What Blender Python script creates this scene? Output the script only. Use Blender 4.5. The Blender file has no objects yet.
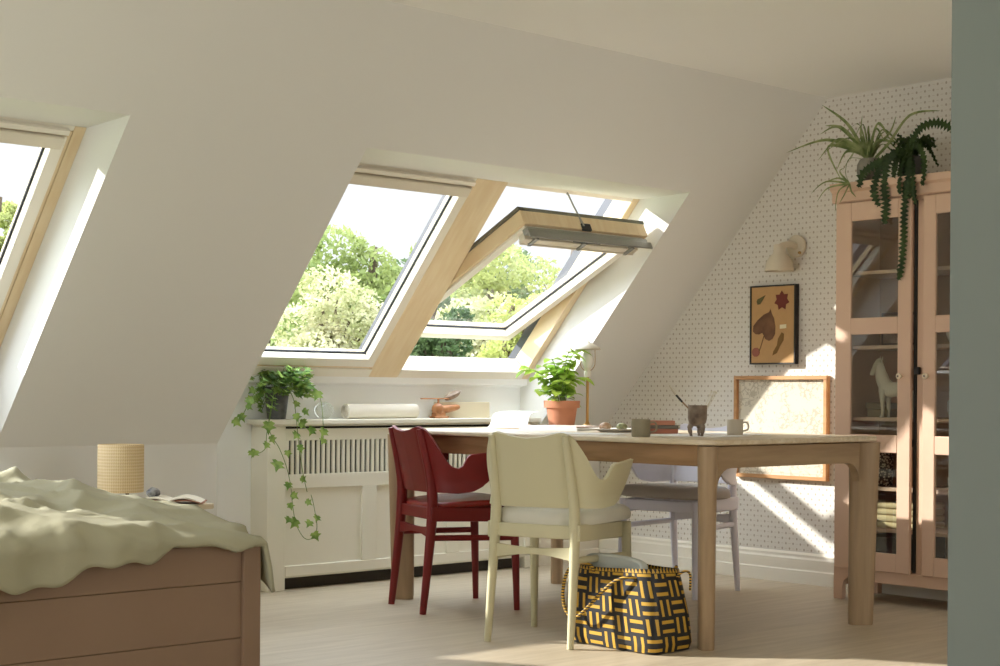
import bpy, math, random
import numpy as np
from mathutils import Vector, Matrix

random.seed(7)
rng = np.random.default_rng(7)
C = bpy.context.scene.collection
PI = math.pi

# ------------------------------------------------------------ camera, sky, sun, exposure
cam_d = bpy.data.cameras.new('camera')
cam = bpy.data.objects.new('camera', cam_d)
C.objects.link(cam)
bpy.context.scene.camera = cam
YAW, ROLL = math.radians(42.111), math.radians(0.402)
fwd = Vector((math.sin(YAW), math.cos(YAW), 0))
r0 = Vector((math.cos(YAW), -math.sin(YAW), 0)); u0 = Vector((0, 0, 1))
rt = r0 * math.cos(ROLL) + u0 * math.sin(ROLL)
up = -r0 * math.sin(ROLL) + u0 * math.cos(ROLL)
m = Matrix((rt, up, -fwd)).transposed().to_4x4()
m.translation = Vector((0, 0, 0.92))
cam.matrix_world = m
cam_d.sensor_width = 36.0
cam_d.lens = 56.02
cam_d.shift_y = 0.0599
cam_d.clip_start = 0.05
cam_d.clip_end = 400

world = bpy.data.worlds.new('sky'); bpy.context.scene.world = world
world.use_nodes = True
wn = world.node_tree.nodes; wl = world.node_tree.links
bg = wn['Background']
tc = wn.new('ShaderNodeTexCoord'); sp = wn.new('ShaderNodeSeparateXYZ')
cr = wn.new('ShaderNodeValToRGB')
wl.new(tc.outputs['Generated'], sp.inputs[0]); wl.new(sp.outputs['Z'], cr.inputs[0])
cr.color_ramp.elements[0].position = 0.0; cr.color_ramp.elements[0].color = (0.95, 0.97, 1.0, 1)
cr.color_ramp.elements[1].position = 0.75; cr.color_ramp.elements[1].color = (0.80, 0.90, 1.0, 1)
e = cr.color_ramp.elements.new(0.22); e.color = (0.86, 0.92, 1.0, 1)
wl.new(cr.outputs[0], bg.inputs[0])
# hazy bright sky: modest near the horizon, much brighter high up around the sun
mr = wn.new('ShaderNodeMapRange'); mr.interpolation_type = 'SMOOTHSTEP'
mr.inputs['From Min'].default_value = 0.27; mr.inputs['From Max'].default_value = 0.60
mr.inputs['To Min'].default_value = 0.86; mr.inputs['To Max'].default_value = 6.8
wl.new(sp.outputs['Z'], mr.inputs['Value']); wl.new(mr.outputs[0], bg.inputs[1])

SUN_DIR = Vector((1.0, -1.208, -0.718)).normalized()
sun_d = bpy.data.lights.new('sun', 'SUN'); sun = bpy.data.objects.new('sun', sun_d); C.objects.link(sun)
sun.rotation_euler = SUN_DIR.to_track_quat('-Z', 'Y').to_euler()
sun_d.energy = 6.2; sun_d.angle = math.radians(0.9); sun_d.color = (1.0, 0.975, 0.925)

def area(name, loc, target, sx, sy, power, col):
    d = bpy.data.lights.new(name, 'AREA'); o = bpy.data.objects.new(name, d); C.objects.link(o)
    d.shape = 'RECTANGLE'; d.size = sx; d.size_y = sy; d.energy = power; d.color = col
    o.location = loc
    o.rotation_euler = (Vector(target) - Vector(loc)).to_track_quat('-Z', 'Y').to_euler()
    return o
# fill lamps added beside and behind the camera to brighten the room
area('fill_light_end', (-1.7, 3.0, 1.45), (6.0, 3.9, 1.75), 2.6, 1.5, 30, (0.94, 0.97, 1.0))
area('fill_light_rear', (3.6, -2.45, 1.35), (5.0, 4.0, 1.9), 2.2, 1.2, 20, (1.0, 0.975, 0.94))

vs = bpy.context.scene.view_settings
vs.view_transform = 'Standard'; vs.look = 'None'; vs.gamma = 1.0; vs.use_curve_mapping = False
vs.exposure = 0.42
cy = bpy.context.scene.cycles
cy.use_denoising = True
cy.max_bounces = 10; cy.diffuse_bounces = 6; cy.glossy_bounces = 4
cy.transparent_max_bounces = 12; cy.transmission_bounces = 6
cy.sample_clamp_indirect = 6.0

# ------------------------------------------------------------ materials
def lin(c):
    o = []
    for x in c[:3]:
        x = x / 255.0
        o.append(x / 12.92 if x <= 0.04045 else ((x + 0.055) / 1.055) ** 2.4)
    return (o[0], o[1], o[2], 1.0)

def mat(name, col, rough=0.6, metal=0.0, var=0.0, scale=6.0, bump=0.0, bscale=80.0, stretch=None, col2=None, spec=None, coat=0.0):
    M = bpy.data.materials.new(name); M.use_nodes = True
    n, l = M.node_tree.nodes, M.node_tree.links
    b = n['Principled BSDF']
    b.inputs['Roughness'].default_value = rough; b.inputs['Metallic'].default_value = metal
    if spec is not None: b.inputs['Specular IOR Level'].default_value = spec
    if coat: b.inputs['Coat Weight'].default_value = coat
    c1 = lin(col)
    b.inputs['Base Color'].default_value = c1
    if var or col2 or bump:
        t = n.new('ShaderNodeTexCoord'); mp = n.new('ShaderNodeMapping')
        l.new(t.outputs['Object'], mp.inputs[0])
        if stretch: mp.inputs['Scale'].default_value = stretch
    if var or col2:
        nz = n.new('ShaderNodeTexNoise'); nz.inputs['Scale'].default_value = scale
        nz.inputs['Detail'].default_value = 5
        l.new(mp.outputs[0], nz.inputs['Vector'])
        rp = n.new('ShaderNodeValToRGB')
        c2 = lin(col2) if col2 else tuple(max(0, x * (1 - var)) for x in c1[:3]) + (1,)
        rp.color_ramp.elements[0].position = 0.35; rp.color_ramp.elements[0].color = c2
        rp.color_ramp.elements[1].position = 0.65; rp.color_ramp.elements[1].color = c1
        l.new(nz.outputs['Fac'], rp.inputs[0]); l.new(rp.outputs[0], b.inputs['Base Color'])
    if bump:
        nb = n.new('ShaderNodeTexNoise'); nb.inputs['Scale'].default_value = bscale; nb.inputs['Detail'].default_value = 4
        l.new(mp.outputs[0], nb.inputs['Vector'])
        bp = n.new('ShaderNodeBump'); bp.inputs['Strength'].default_value = bump; bp.inputs['Distance'].default_value = 0.01
        l.new(nb.outputs['Fac'], bp.inputs['Height']); l.new(bp.outputs[0], b.inputs['Normal'])
    return M

def glass_mat(name, ior=1.45, tint=(1, 1, 1), rough=0.0):
    M = bpy.data.materials.new(name); M.use_nodes = True
    n, l = M.node_tree.nodes, M.node_tree.links
    n.remove(n['Principled BSDF']); out = n['Material Output']
    tr = n.new('ShaderNodeBsdfTransparent'); tr.inputs[0].default_value = (*tint, 1)
    gl = n.new('ShaderNodeBsdfGlossy'); gl.inputs['Roughness'].default_value = rough
    fr = n.new('ShaderNodeFresnel'); fr.inputs[0].default_value = ior
    mx = n.new('ShaderNodeMixShader')
    ge = n.new('ShaderNodeNewGeometry')          # the pane's outer skin reflects, its inner one does not reflect a second time
    l.new(math_node(n, l, 'MULTIPLY', fr.outputs[0], math_node(n, l, 'SUBTRACT', 1.0, ge.outputs['Backfacing'])), mx.inputs[0]); l.new(tr.outputs[0], mx.inputs[1]); l.new(gl.outputs[0], mx.inputs[2])
    l.new(mx.outputs[0], out.inputs[0])
    return M

def leaf_mat(name, col, col2, trans=0.45, scale=3.0, rough=0.55):
    M = bpy.data.materials.new(name); M.use_nodes = True
    n, l = M.node_tree.nodes, M.node_tree.links
    b = n['Principled BSDF']; out = n['Material Output']; b.inputs['Roughness'].default_value = rough
    b.inputs['Specular IOR Level'].default_value = 0.25
    t = n.new('ShaderNodeTexCoord'); nz = n.new('ShaderNodeTexNoise'); nz.inputs['Scale'].default_value = scale
    nz.inputs['Detail'].default_value = 3
    l.new(t.outputs['Object'], nz.inputs['Vector'])
    rp = n.new('ShaderNodeValToRGB')
    rp.color_ramp.elements[0].position = 0.38; rp.color_ramp.elements[0].color = lin(col2)
    rp.color_ramp.elements[1].position = 0.62; rp.color_ramp.elements[1].color = lin(col)
    l.new(nz.outputs['Fac'], rp.inputs[0]); l.new(rp.outputs[0], b.inputs['Base Color'])
    tl = n.new('ShaderNodeBsdfTranslucent'); l.new(rp.outputs[0], tl.inputs[0])
    mx = n.new('ShaderNodeMixShader'); mx.inputs[0].default_value = trans
    l.new(b.outputs[0], mx.inputs[1]); l.new(tl.outputs[0], mx.inputs[2]); l.new(mx.outputs[0], out.inputs[0])
    return M

def math_node(n, l, op, a, b=None, c=None):
    x = n.new('ShaderNodeMath'); x.operation = op
    for i, v in enumerate((a, b, c)):
        if v is None: continue
        if isinstance(v, (int, float)): x.inputs[i].default_value = v
        else: l.new(v, x.inputs[i])
    return x.outputs[0]

def wallpaper_mat():
    M = mat('wallpaper', (214, 208, 196), 0.75)
    n, l = M.node_tree.nodes, M.node_tree.links; b = n['Principled BSDF']
    g = n.new('ShaderNodeNewGeometry'); s = n.new('ShaderNodeSeparateXYZ'); l.new(g.outputs['Position'], s.inputs[0])
    K = lambda op, a, b_=None, c_=None: math_node(n, l, op, a, b_, c_)
    def dots(du, dv, a, bb, offu=0.0, offv=0.0):
        u = K('ADD', K('DIVIDE', s.outputs['Y'], du), offu)
        v = K('ADD', K('DIVIDE', s.outputs['Z'], dv), offv)
        row = K('FLOOR', v)
        u = K('ADD', u, K('MULTIPLY', K('PINGPONG', row, 1.0), 0.5))
        fu = K('MULTIPLY', K('SUBTRACT', K('FRACT', u), 0.5), du / a)
        fv = K('MULTIPLY', K('SUBTRACT', K('FRACT', v), 0.5), dv / bb)
        d = K('ADD', K('MULTIPLY', fu, fu), K('MULTIPLY', fv, fv))
        return K('LESS_THAN', d, 1.0)
    d1 = dots(0.044, 0.025, 0.0050, 0.0062)
    d2 = dots(0.044, 0.025, 0.0085, 0.0016, 0.5, 0.0)
    m1 = n.new('ShaderNodeMix'); m1.data_type = 'RGBA'
    m1.inputs[6].default_value = lin((220, 215, 205)); m1.inputs[7].default_value = lin((204, 196, 182)); l.new(d2, m1.inputs[0])
    m2 = n.new('ShaderNodeMix'); m2.data_type = 'RGBA'
    l.new(m1.outputs[2], m2.inputs[6]); m2.inputs[7].default_value = lin((180, 169, 153)); l.new(d1, m2.inputs[0])
    l.new(m2.outputs[2], b.inputs['Base Color'])
    return M

def floor_mat():
    M = mat('floor_boards', (205, 190, 165), 0.5)
    n, l = M.node_tree.nodes, M.node_tree.links; b = n['Principled BSDF']
    g = n.new('ShaderNodeNewGeometry'); s = n.new('ShaderNodeSeparateXYZ'); l.new(g.outputs['Position'], s.inputs[0])
    K = lambda op, a, b_=None, c_=None: math_node(n, l, op, a, b_, c_)
    v = K('DIVIDE', s.outputs['Y'], 0.19); row = K('FLOOR', v); f = K('FRACT', v)
    wn_ = n.new('ShaderNodeTexWhiteNoise'); wn_.noise_dimensions = '1D'; l.new(row, wn_.inputs['W'])
    u = K('ADD', K('DIVIDE', s.outputs['X'], 2.4), K('MULTIPLY', wn_.outputs['Value'], 7.0))
    seam = K('MAXIMUM', K('GREATER_THAN', K('ABSOLUTE', K('SUBTRACT', f, 0.5)), 0.492), K('GREATER_THAN', K('ABSOLUTE', K('SUBTRACT', K('FRACT', u), 0.5)), 0.4992))
    mp = n.new('ShaderNodeMapping'); mp.inputs['Scale'].default_value = (0.9, 9, 1); l.new(g.outputs['Position'], mp.inputs[0])
    nz = n.new('ShaderNodeTexNoise'); nz.inputs['Scale'].default_value = 3.2; nz.inputs['Detail'].default_value = 6; nz.inputs['Distortion'].default_value = 0.6
    l.new(mp.outputs[0], nz.inputs['Vector'])
    mp2 = n.new('ShaderNodeMapping'); mp2.inputs['Scale'].default_value = (1.2, 4, 1); l.new(g.outputs['Position'], mp2.inputs[0])
    vo = n.new('ShaderNodeTexVoronoi'); vo.inputs['Scale'].default_value = 1.6; l.new(mp2.outputs[0], vo.inputs['Vector'])
    knot = K('LESS_THAN', vo.outputs['Distance'], 0.045)
    rp = n.new('ShaderNodeValToRGB'); rp.color_ramp.elements[0].position = 0.3; rp.color_ramp.elements[0].color = lin((178, 163, 138))
    rp.color_ramp.elements[1].position = 0.7; rp.color_ramp.elements[1].color = lin((194, 180, 156)); l.new(nz.outputs['Fac'], rp.inputs[0])
    hs = n.new('ShaderNodeHueSaturation'); l.new(rp.outputs[0], hs.inputs['Color'])
    l.new(K('ADD', K('MULTIPLY', wn_.outputs['Value'], 0.08), 0.96), hs.inputs['Value'])
    m1 = n.new('ShaderNodeMix'); m1.data_type = 'RGBA'; l.new(hs.outputs[0], m1.inputs[6]); m1.inputs[7].default_value = lin((184, 164, 134)); l.new(K('MULTIPLY', knot, 0.6), m1.inputs[0])
    m2 = n.new('ShaderNodeMix'); m2.data_type = 'RGBA'; l.new(m1.outputs[2], m2.inputs[6]); m2.inputs[7].default_value = lin((160, 142, 116)); l.new(K('MULTIPLY', seam, 0.35), m2.inputs[0])
    l.new(m2.outputs[2], b.inputs['Base Color'])
    return M

def wood(name, c1, c2, scale=4, stretch=(1, 12, 12), rough=0.5):
    return mat(name, c1, rough, col2=c2, scale=scale, stretch=stretch)

M_wall = mat('wall_paint', (226, 225, 219), 0.85, bump=0.02, bscale=220)
M_ceil = mat('ceiling_paint', (240, 239, 234), 0.9)
M_entry = mat('entry_wall_paint', (126, 133, 129), 0.85)
M_paper = wallpaper_mat()
M_floor = floor_mat()
M_lining = mat('lining_white', (246, 247, 246), 0.8)
M_trim = mat('trim_paint', (232, 226, 210), 0.5)
M_cover = mat('radiator_cover_paint', (236, 232, 216), 0.5)
M_pine = wood('pine', (232, 212, 176), (226, 202, 162), 3, (14, 2, 2))
M_sashw = mat('sash_white', (236, 230, 216), 0.4)
M_gasket = mat('gasket', (34, 36, 40), 0.6)
M_alu = mat('window_aluminium', (150, 150, 145), 0.35, 0.6)
M_clad = mat('window_cladding', (84, 86, 94), 0.4, 0.3)
M_blind = mat('blind_fabric', (222, 214, 196), 0.7)
M_glass = glass_mat('window_glass', 1.3)
M_cabglass = glass_mat('cabinet_glass', 1.95, (0.9, 0.92, 0.9))
M_shadow = mat('gap_shadow', (40, 36, 30), 0.9)  # near-black colour standing in for shade in the door gap

# ------------------------------------------------------------ mesh builder
ORG = {}
class MB:
    def __init__(s): s.v = []; s.f = []
    def add(s, vs_, fs):
        k = len(s.v); s.v.extend([tuple(float(q) for q in p) for p in vs_]); s.f.extend([tuple(i + k for i in f) for f in fs]); return s
    def box(s, a, b, T=None):
        x0, y0, z0 = a; x1, y1, z1 = b
        vs_ = [(x, y, z) for z in (z0, z1) for y in (y0, y1) for x in (x0, x1)]
        if T: vs_ = [T(*p) for p in vs_]
        return s.add(vs_, [(0, 2, 3, 1), (4, 5, 7, 6), (0, 1, 5, 4), (2, 6, 7, 3), (0, 4, 6, 2), (1, 3, 7, 5)])
    def cbox(s, c, d, rz=0, T=None):
        ca, sa = math.cos(rz), math.sin(rz)
        def R(x, y, z):
            p = (c[0] + x * ca - y * sa, c[1] + x * sa + y * ca, c[2] + z)
            return T(*p) if T else p
        return s.box((-d[0] / 2, -d[1] / 2, -d[2] / 2), (d[0] / 2, d[1] / 2, d[2] / 2), R)
    def prism(s, poly, axis, a0, a1):
        n = len(poly)
        def P(p, a): return {'x': (a, p[0], p[1]), 'y': (p[0], a, p[1]), 'z': (p[0], p[1], a)}[axis]
        vs_ = [P(p, a0) for p in poly] + [P(p, a1) for p in poly]
        fs = [tuple(range(n - 1, -1, -1)), tuple(range(n, 2 * n))] + [(i, (i + 1) % n, n + (i + 1) % n, n + i) for i in range(n)]
        return s.add(vs_, fs)
    def tube(s, pts, r, n=8, closed=False, rb=None, cap=True, ref=None):
        P = [Vector(p) for p in pts]; m_ = len(P)
        R = r if isinstance(r, (list, tuple)) else [r] * m_
        RB = R if rb is None else (rb if isinstance(rb, (list, tuple)) else [rb] * m_)
        vs_ = []; prev = Vector(ref) if ref else None
        for i in range(m_):
            if closed: t = P[(i + 1) % m_] - P[i - 1]
            else: t = P[min(i + 1, m_ - 1)] - P[max(i - 1, 0)]
            t = t.normalized() if t.length > 1e-9 else Vector((0, 0, 1))
            if prev is None: prev = Vector((0, 0, 1)) if abs(t.z) < 0.9 else Vector((1, 0, 0))
            a = prev - t * prev.dot(t)
            if a.length < 1e-6: a = t.orthogonal()
            a.normalize(); b = t.cross(a); prev = a
            for k in range(n):
                w = 2 * PI * (k + 0.5) / n
                vs_.append(P[i] + a * math.cos(w) * R[i] + b * math.sin(w) * RB[i])
        fs = []
        for i in range(m_ if closed else m_ - 1):
            j = (i + 1) % m_
            for k in range(n): fs.append((i * n + k, i * n + (k + 1) % n, j * n + (k + 1) % n, j * n + k))
        if cap and not closed: fs += [tuple(range(n - 1, -1, -1)), tuple((m_ - 1) * n + k for k in range(n))]
        return s.add(vs_, fs)
    def lathe(s, prof, c=(0, 0, 0), n=28, T=None, sx=1, sy=1):
        vs_ = []; m_ = len(prof)
        for r, z in prof:
            for k in range(n):
                w = 2 * PI * k / n; p = (c[0] + r * math.cos(w) * sx, c[1] + r * math.sin(w) * sy, c[2] + z)
                vs_.append(T(*p) if T else p)
        fs = [(i * n + k, i * n + (k + 1) % n, (i + 1) * n + (k + 1) % n, (i + 1) * n + k) for i in range(m_ - 1) for k in range(n)]
        if prof[0][0] > 1e-5: fs.append(tuple(range(n - 1, -1, -1)))
        if prof[-1][0] > 1e-5: fs.append(tuple((m_ - 1) * n + k for k in range(n)))
        return s.add(vs_, fs)
    def ell(s, c, r, n=16, m_=10, T=None, fn=None):
        vs_ = []
        for i in range(m_ + 1):
            a = PI * i / m_ - PI / 2
            for k in range(n):
                w = 2 * PI * k / n
                d = (math.cos(a) * math.cos(w), math.cos(a) * math.sin(w), math.sin(a)); q = fn(*d) if fn else 1
                p = (c[0] + r[0] * d[0] * q, c[1] + r[1] * d[1] * q, c[2] + r[2] * d[2] * q)
                vs_.append(T(*p) if T else p)
        fs = [(i * n + k, i * n + (k + 1) % n, (i + 1) * n + (k + 1) % n, (i + 1) * n + k) for i in range(m_) for k in range(n)]
        return s.add(vs_, fs)
    def sheet(s, fn, nu, nv, th=0.0, up_=None):
        """surface fn(u,v)->Vector, closed into a slab of thickness th"""
        P = [[Vector(fn(i / nu, j / nv)) for j in range(nv + 1)] for i in range(nu + 1)]
        vs_ = [p for r_ in P for p in r_]; W = nv + 1
        fs = [(i * W + j, (i + 1) * W + j, (i + 1) * W + j + 1, i * W + j + 1) for i in range(nu) for j in range(nv)]
        if th:
            N = []
            for i in range(nu + 1):
                for j in range(nv + 1):
                    if up_: N.append(Vector(up_)); continue
                    du = P[min(i + 1, nu)][j] - P[max(i - 1, 0)][j]; dv = P[i][min(j + 1, nv)] - P[i][max(j - 1, 0)]
                    q = du.cross(dv); N.append(q.normalized() if q.length > 1e-12 else Vector((0, 0, 1)))
            k = len(vs_); vs_ = vs_ + [p - N[i] * th for i, p in enumerate(vs_)]
            fs += [tuple(k + q for q in reversed(f)) for f in fs[:]]
            bd = [(i * W) for i in range(nu + 1)] + [nu * W + j for j in range(1, nv + 1)] + [i * W + nv for i in range(nu - 1, -1, -1)] + [j for j in range(nv - 1, 0, -1)]
            for a, b in zip(bd, bd[1:] + bd[:1]): fs.append((b, a, k + a, k + b))
        return s.add(vs_, fs)
    def build(s, name, mt, parent=None, smooth=None, bevel=0.0, seg=2, sub=0, at=None, ang=38):
        V = np.array(s.v, dtype=float)
        if parent is not None: org = np.array(ORG.get(parent.name, (0, 0, 0)), dtype=float)
        elif at is not None: org = np.array(at, dtype=float)
        else:
            lo, hi = V.min(0), V.max(0); org = np.array([(lo[0] + hi[0]) / 2, (lo[1] + hi[1]) / 2, lo[2]])
        me = bpy.data.meshes.new(name)
        me.from_pydata([tuple(p) for p in (V - org)], [], s.f); me.validate()
        if isinstance(mt, (list, tuple)):
            for q in mt: me.materials.append(q)
        else: me.materials.append(mt)
        import bmesh
        bm = bmesh.new(); bm.from_mesh(me); bmesh.ops.recalc_face_normals(bm, faces=bm.faces); bm.to_mesh(me); bm.free()
        if smooth is None or smooth:
            me.polygons.foreach_set('use_smooth', [True] * len(me.polygons)); me.set_sharp_from_angle(angle=math.radians(ang))
        o = bpy.data.objects.new(name, me); C.objects.link(o)
        if parent is not None: o.parent = parent
        else: o.location = org
        ORG[o.name] = org
        if bevel:
            b = o.modifiers.new('bevel', 'BEVEL'); b.width = bevel; b.segments = seg; b.limit_method = 'ANGLE'; b.angle_limit = math.radians(40)
            b.harden_normals = False
        if sub:
            q = o.modifiers.new('sub', 'SUBSURF'); q.levels = sub; q.render_levels = sub
        return o

def tag(o, label=None, cat=None, group=None, kind=None):
    if label: o['label'] = label
    if cat: o['category'] = cat
    if group: o['group'] = group
    if kind: o['kind'] = kind
    return o

def thing(name, label, cat, loc=(0, 0, 0), rz=0, group=None, local=False):
    """Empty at the base. Parts are given in world coordinates, or in local ones if local is set."""
    o = bpy.data.objects.new(name, None); C.objects.link(o); o.empty_display_size = 0.1
    o.location = loc; o.rotation_euler = (0, 0, rz)
    ORG[o.name] = (0, 0, 0) if local else tuple(loc)
    return tag(o, label, cat, group)

def dup(root, loc, rz, label, group=None):
    r = root.copy(); C.objects.link(r); r.location = loc; r.rotation_euler = (0, 0, rz); r['label'] = label
    if group: r['group'] = group
    for ch in list(root.children):
        c = ch.copy(); C.objects.link(c); c.parent = r
        for g in ch.children:
            d = g.copy(); C.objects.link(d); d.parent = c
    return r

def spline(pts, n=8):
    """Catmull-Rom through the points"""
    P = [Vector(p) for p in pts]; out = []
    for i in range(len(P) - 1):
        p0 = P[max(i - 1, 0)]; p1 = P[i]; p2 = P[i + 1]; p3 = P[min(i + 2, len(P) - 1)]
        for k in range(n):
            t = k / n
            out.append(0.5 * ((2 * p1) + (p2 - p0) * t + (2 * p0 - 5 * p1 + 4 * p2 - p3) * t * t + (3 * p1 - p0 - 3 * p2 + p3) * t ** 3))
    out.append(P[-1]); return out

def lerp_table(tab, x):
    for (a, va), (b, vb) in zip(tab, tab[1:]):
        if x <= b: return va + (vb - va) * max(0, (x - a)) / (b - a)
    return tab[-1][1]

# ------------------------------------------------------------ the room
XG, ZC = 6.206, 2.355
Y0 = 4.519
def SL(x, v, w):            # slope space: along the wall, down the slope, into the room
    return (x, Y0 + 0.672 * v - 0.74 * w, ZC - 0.74 * v - 0.672 * w)
def YZ(v, w):
    p = SL(0, v, w); return (p[1], p[2])

struct = lambda name, mb, mt, **k: tag(mb.build(name, mt, **k), kind='structure')
struct('floor', MB().box((-2.0, -2.7, -0.12), (6.4, 6.7, 0)), M_floor, bevel=0)
struct('ceiling', MB().box((-2.0, -2.7, ZC), (6.4, Y0 + 0.02, ZC + 0.2)), M_ceil)
gab = MB().prism([(-2.7, -0.1), (6.65, -0.1), (6.65, YZ(2.775, -0.34)[1]), YZ(-0.25, -0.34), (YZ(-0.25, -0.34)[0] - 0.3, ZC + 0.19), (-2.7, ZC + 0.19)], 'x', XG, XG + 0.2)
struct('wall_right', gab, M_paper)

full = [YZ(0, 0), (6.036, 0.684), (6.036, -0.05), (6.65, -0.05), (6.65, YZ(2.775, -0.36)[1]), YZ(-0.25, -0.36), (YZ(-0.25, -0.36)[0] - 0.2, ZC + 0.02), (Y0 - 0.1, ZC + 0.001)]
top = [YZ(0, 0), (4.941, 1.890), YZ(0.85, -0.235), YZ(0.80, -0.36), YZ(-0.25, -0.36), (YZ(-0.25, -0.36)[0] - 0.2, ZC + 0.02), (Y0 - 0.1, ZC + 0.001)]
low = [(6.13, -0.05), (6.13, 0.950), (6.076, 0.962), (6.072, 0.994), YZ(2.065, -0.36), (6.65, YZ(2.775, -0.36)[1]), (6.65, -0.05)]
ws = MB()
for a, b in ((-2.0, -0.236), (2.704, 3.747), (5.687, 6.3)): ws.prism(full, 'x', a, b)
for a, b in ((-0.236, 2.704), (3.747, 5.687)): ws.prism(top, 'x', a, b)
struct('wall_window_side', ws, M_wall, smooth=False)
wr = MB()
for a, b in ((-0.236, 2.704), (3.747, 5.687)): wr.prism(low, 'x', a, b)
struct('wall_under_windows', wr, M_lining, smooth=False)

# far left wall and back wall, each with an invented opening behind its fill lamp
lw = MB()
lw.box((-2.0, -2.7, 0), (-1.85, 1.6, ZC)); lw.box((-2.0, 4.4, 0), (-1.85, 6.6, ZC)); lw.box((-2.0, 1.6, 0), (-1.85, 4.4, 0.65)); lw.box((-2.0, 1.6, 2.25), (-1.85, 4.4, ZC))
struct('wall_left', lw, M_wall)
bw = MB()
bw.box((-2.0, -2.7, 0), (2.3, -2.55, ZC)); bw.box((4.7, -2.7, 0), (6.3, -2.55, ZC)); bw.box((2.3, -2.7, 0), (4.7, -2.55, 0.65)); bw.box((2.3, -2.7, 2.05), (4.7, -2.55, ZC))
struct('wall_back', bw, M_wall)
struct('wall_entry', MB().box((1.95, 0.35, 0), (2.09, 1.2085, ZC)), M_entry)

# baseboards
def bb_prof(d): return [(0, 0), (-d, 0), (-d, 0.062), (-d + 0.004, 0.068), (-d + 0.004, 0.118), (-d + 0.010, 0.128), (-d + 0.010, 0.140), (-0.004, 0.150), (0, 0.150)]
b = MB(); b.add([], [])
prof = [(XG + p[0], p[1]) for p in bb_prof(0.026)]
b.prism(prof, 'y', 1.2, 6.036)
struct('baseboard_right', b, M_trim, ang=25)
b = MB(); b.prism([(6.036 + p[0], p[1]) for p in bb_prof(0.024)], 'x', 5.70, XG - 0.026)
struct('baseboard_window_side', b, M_trim, ang=25)

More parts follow.
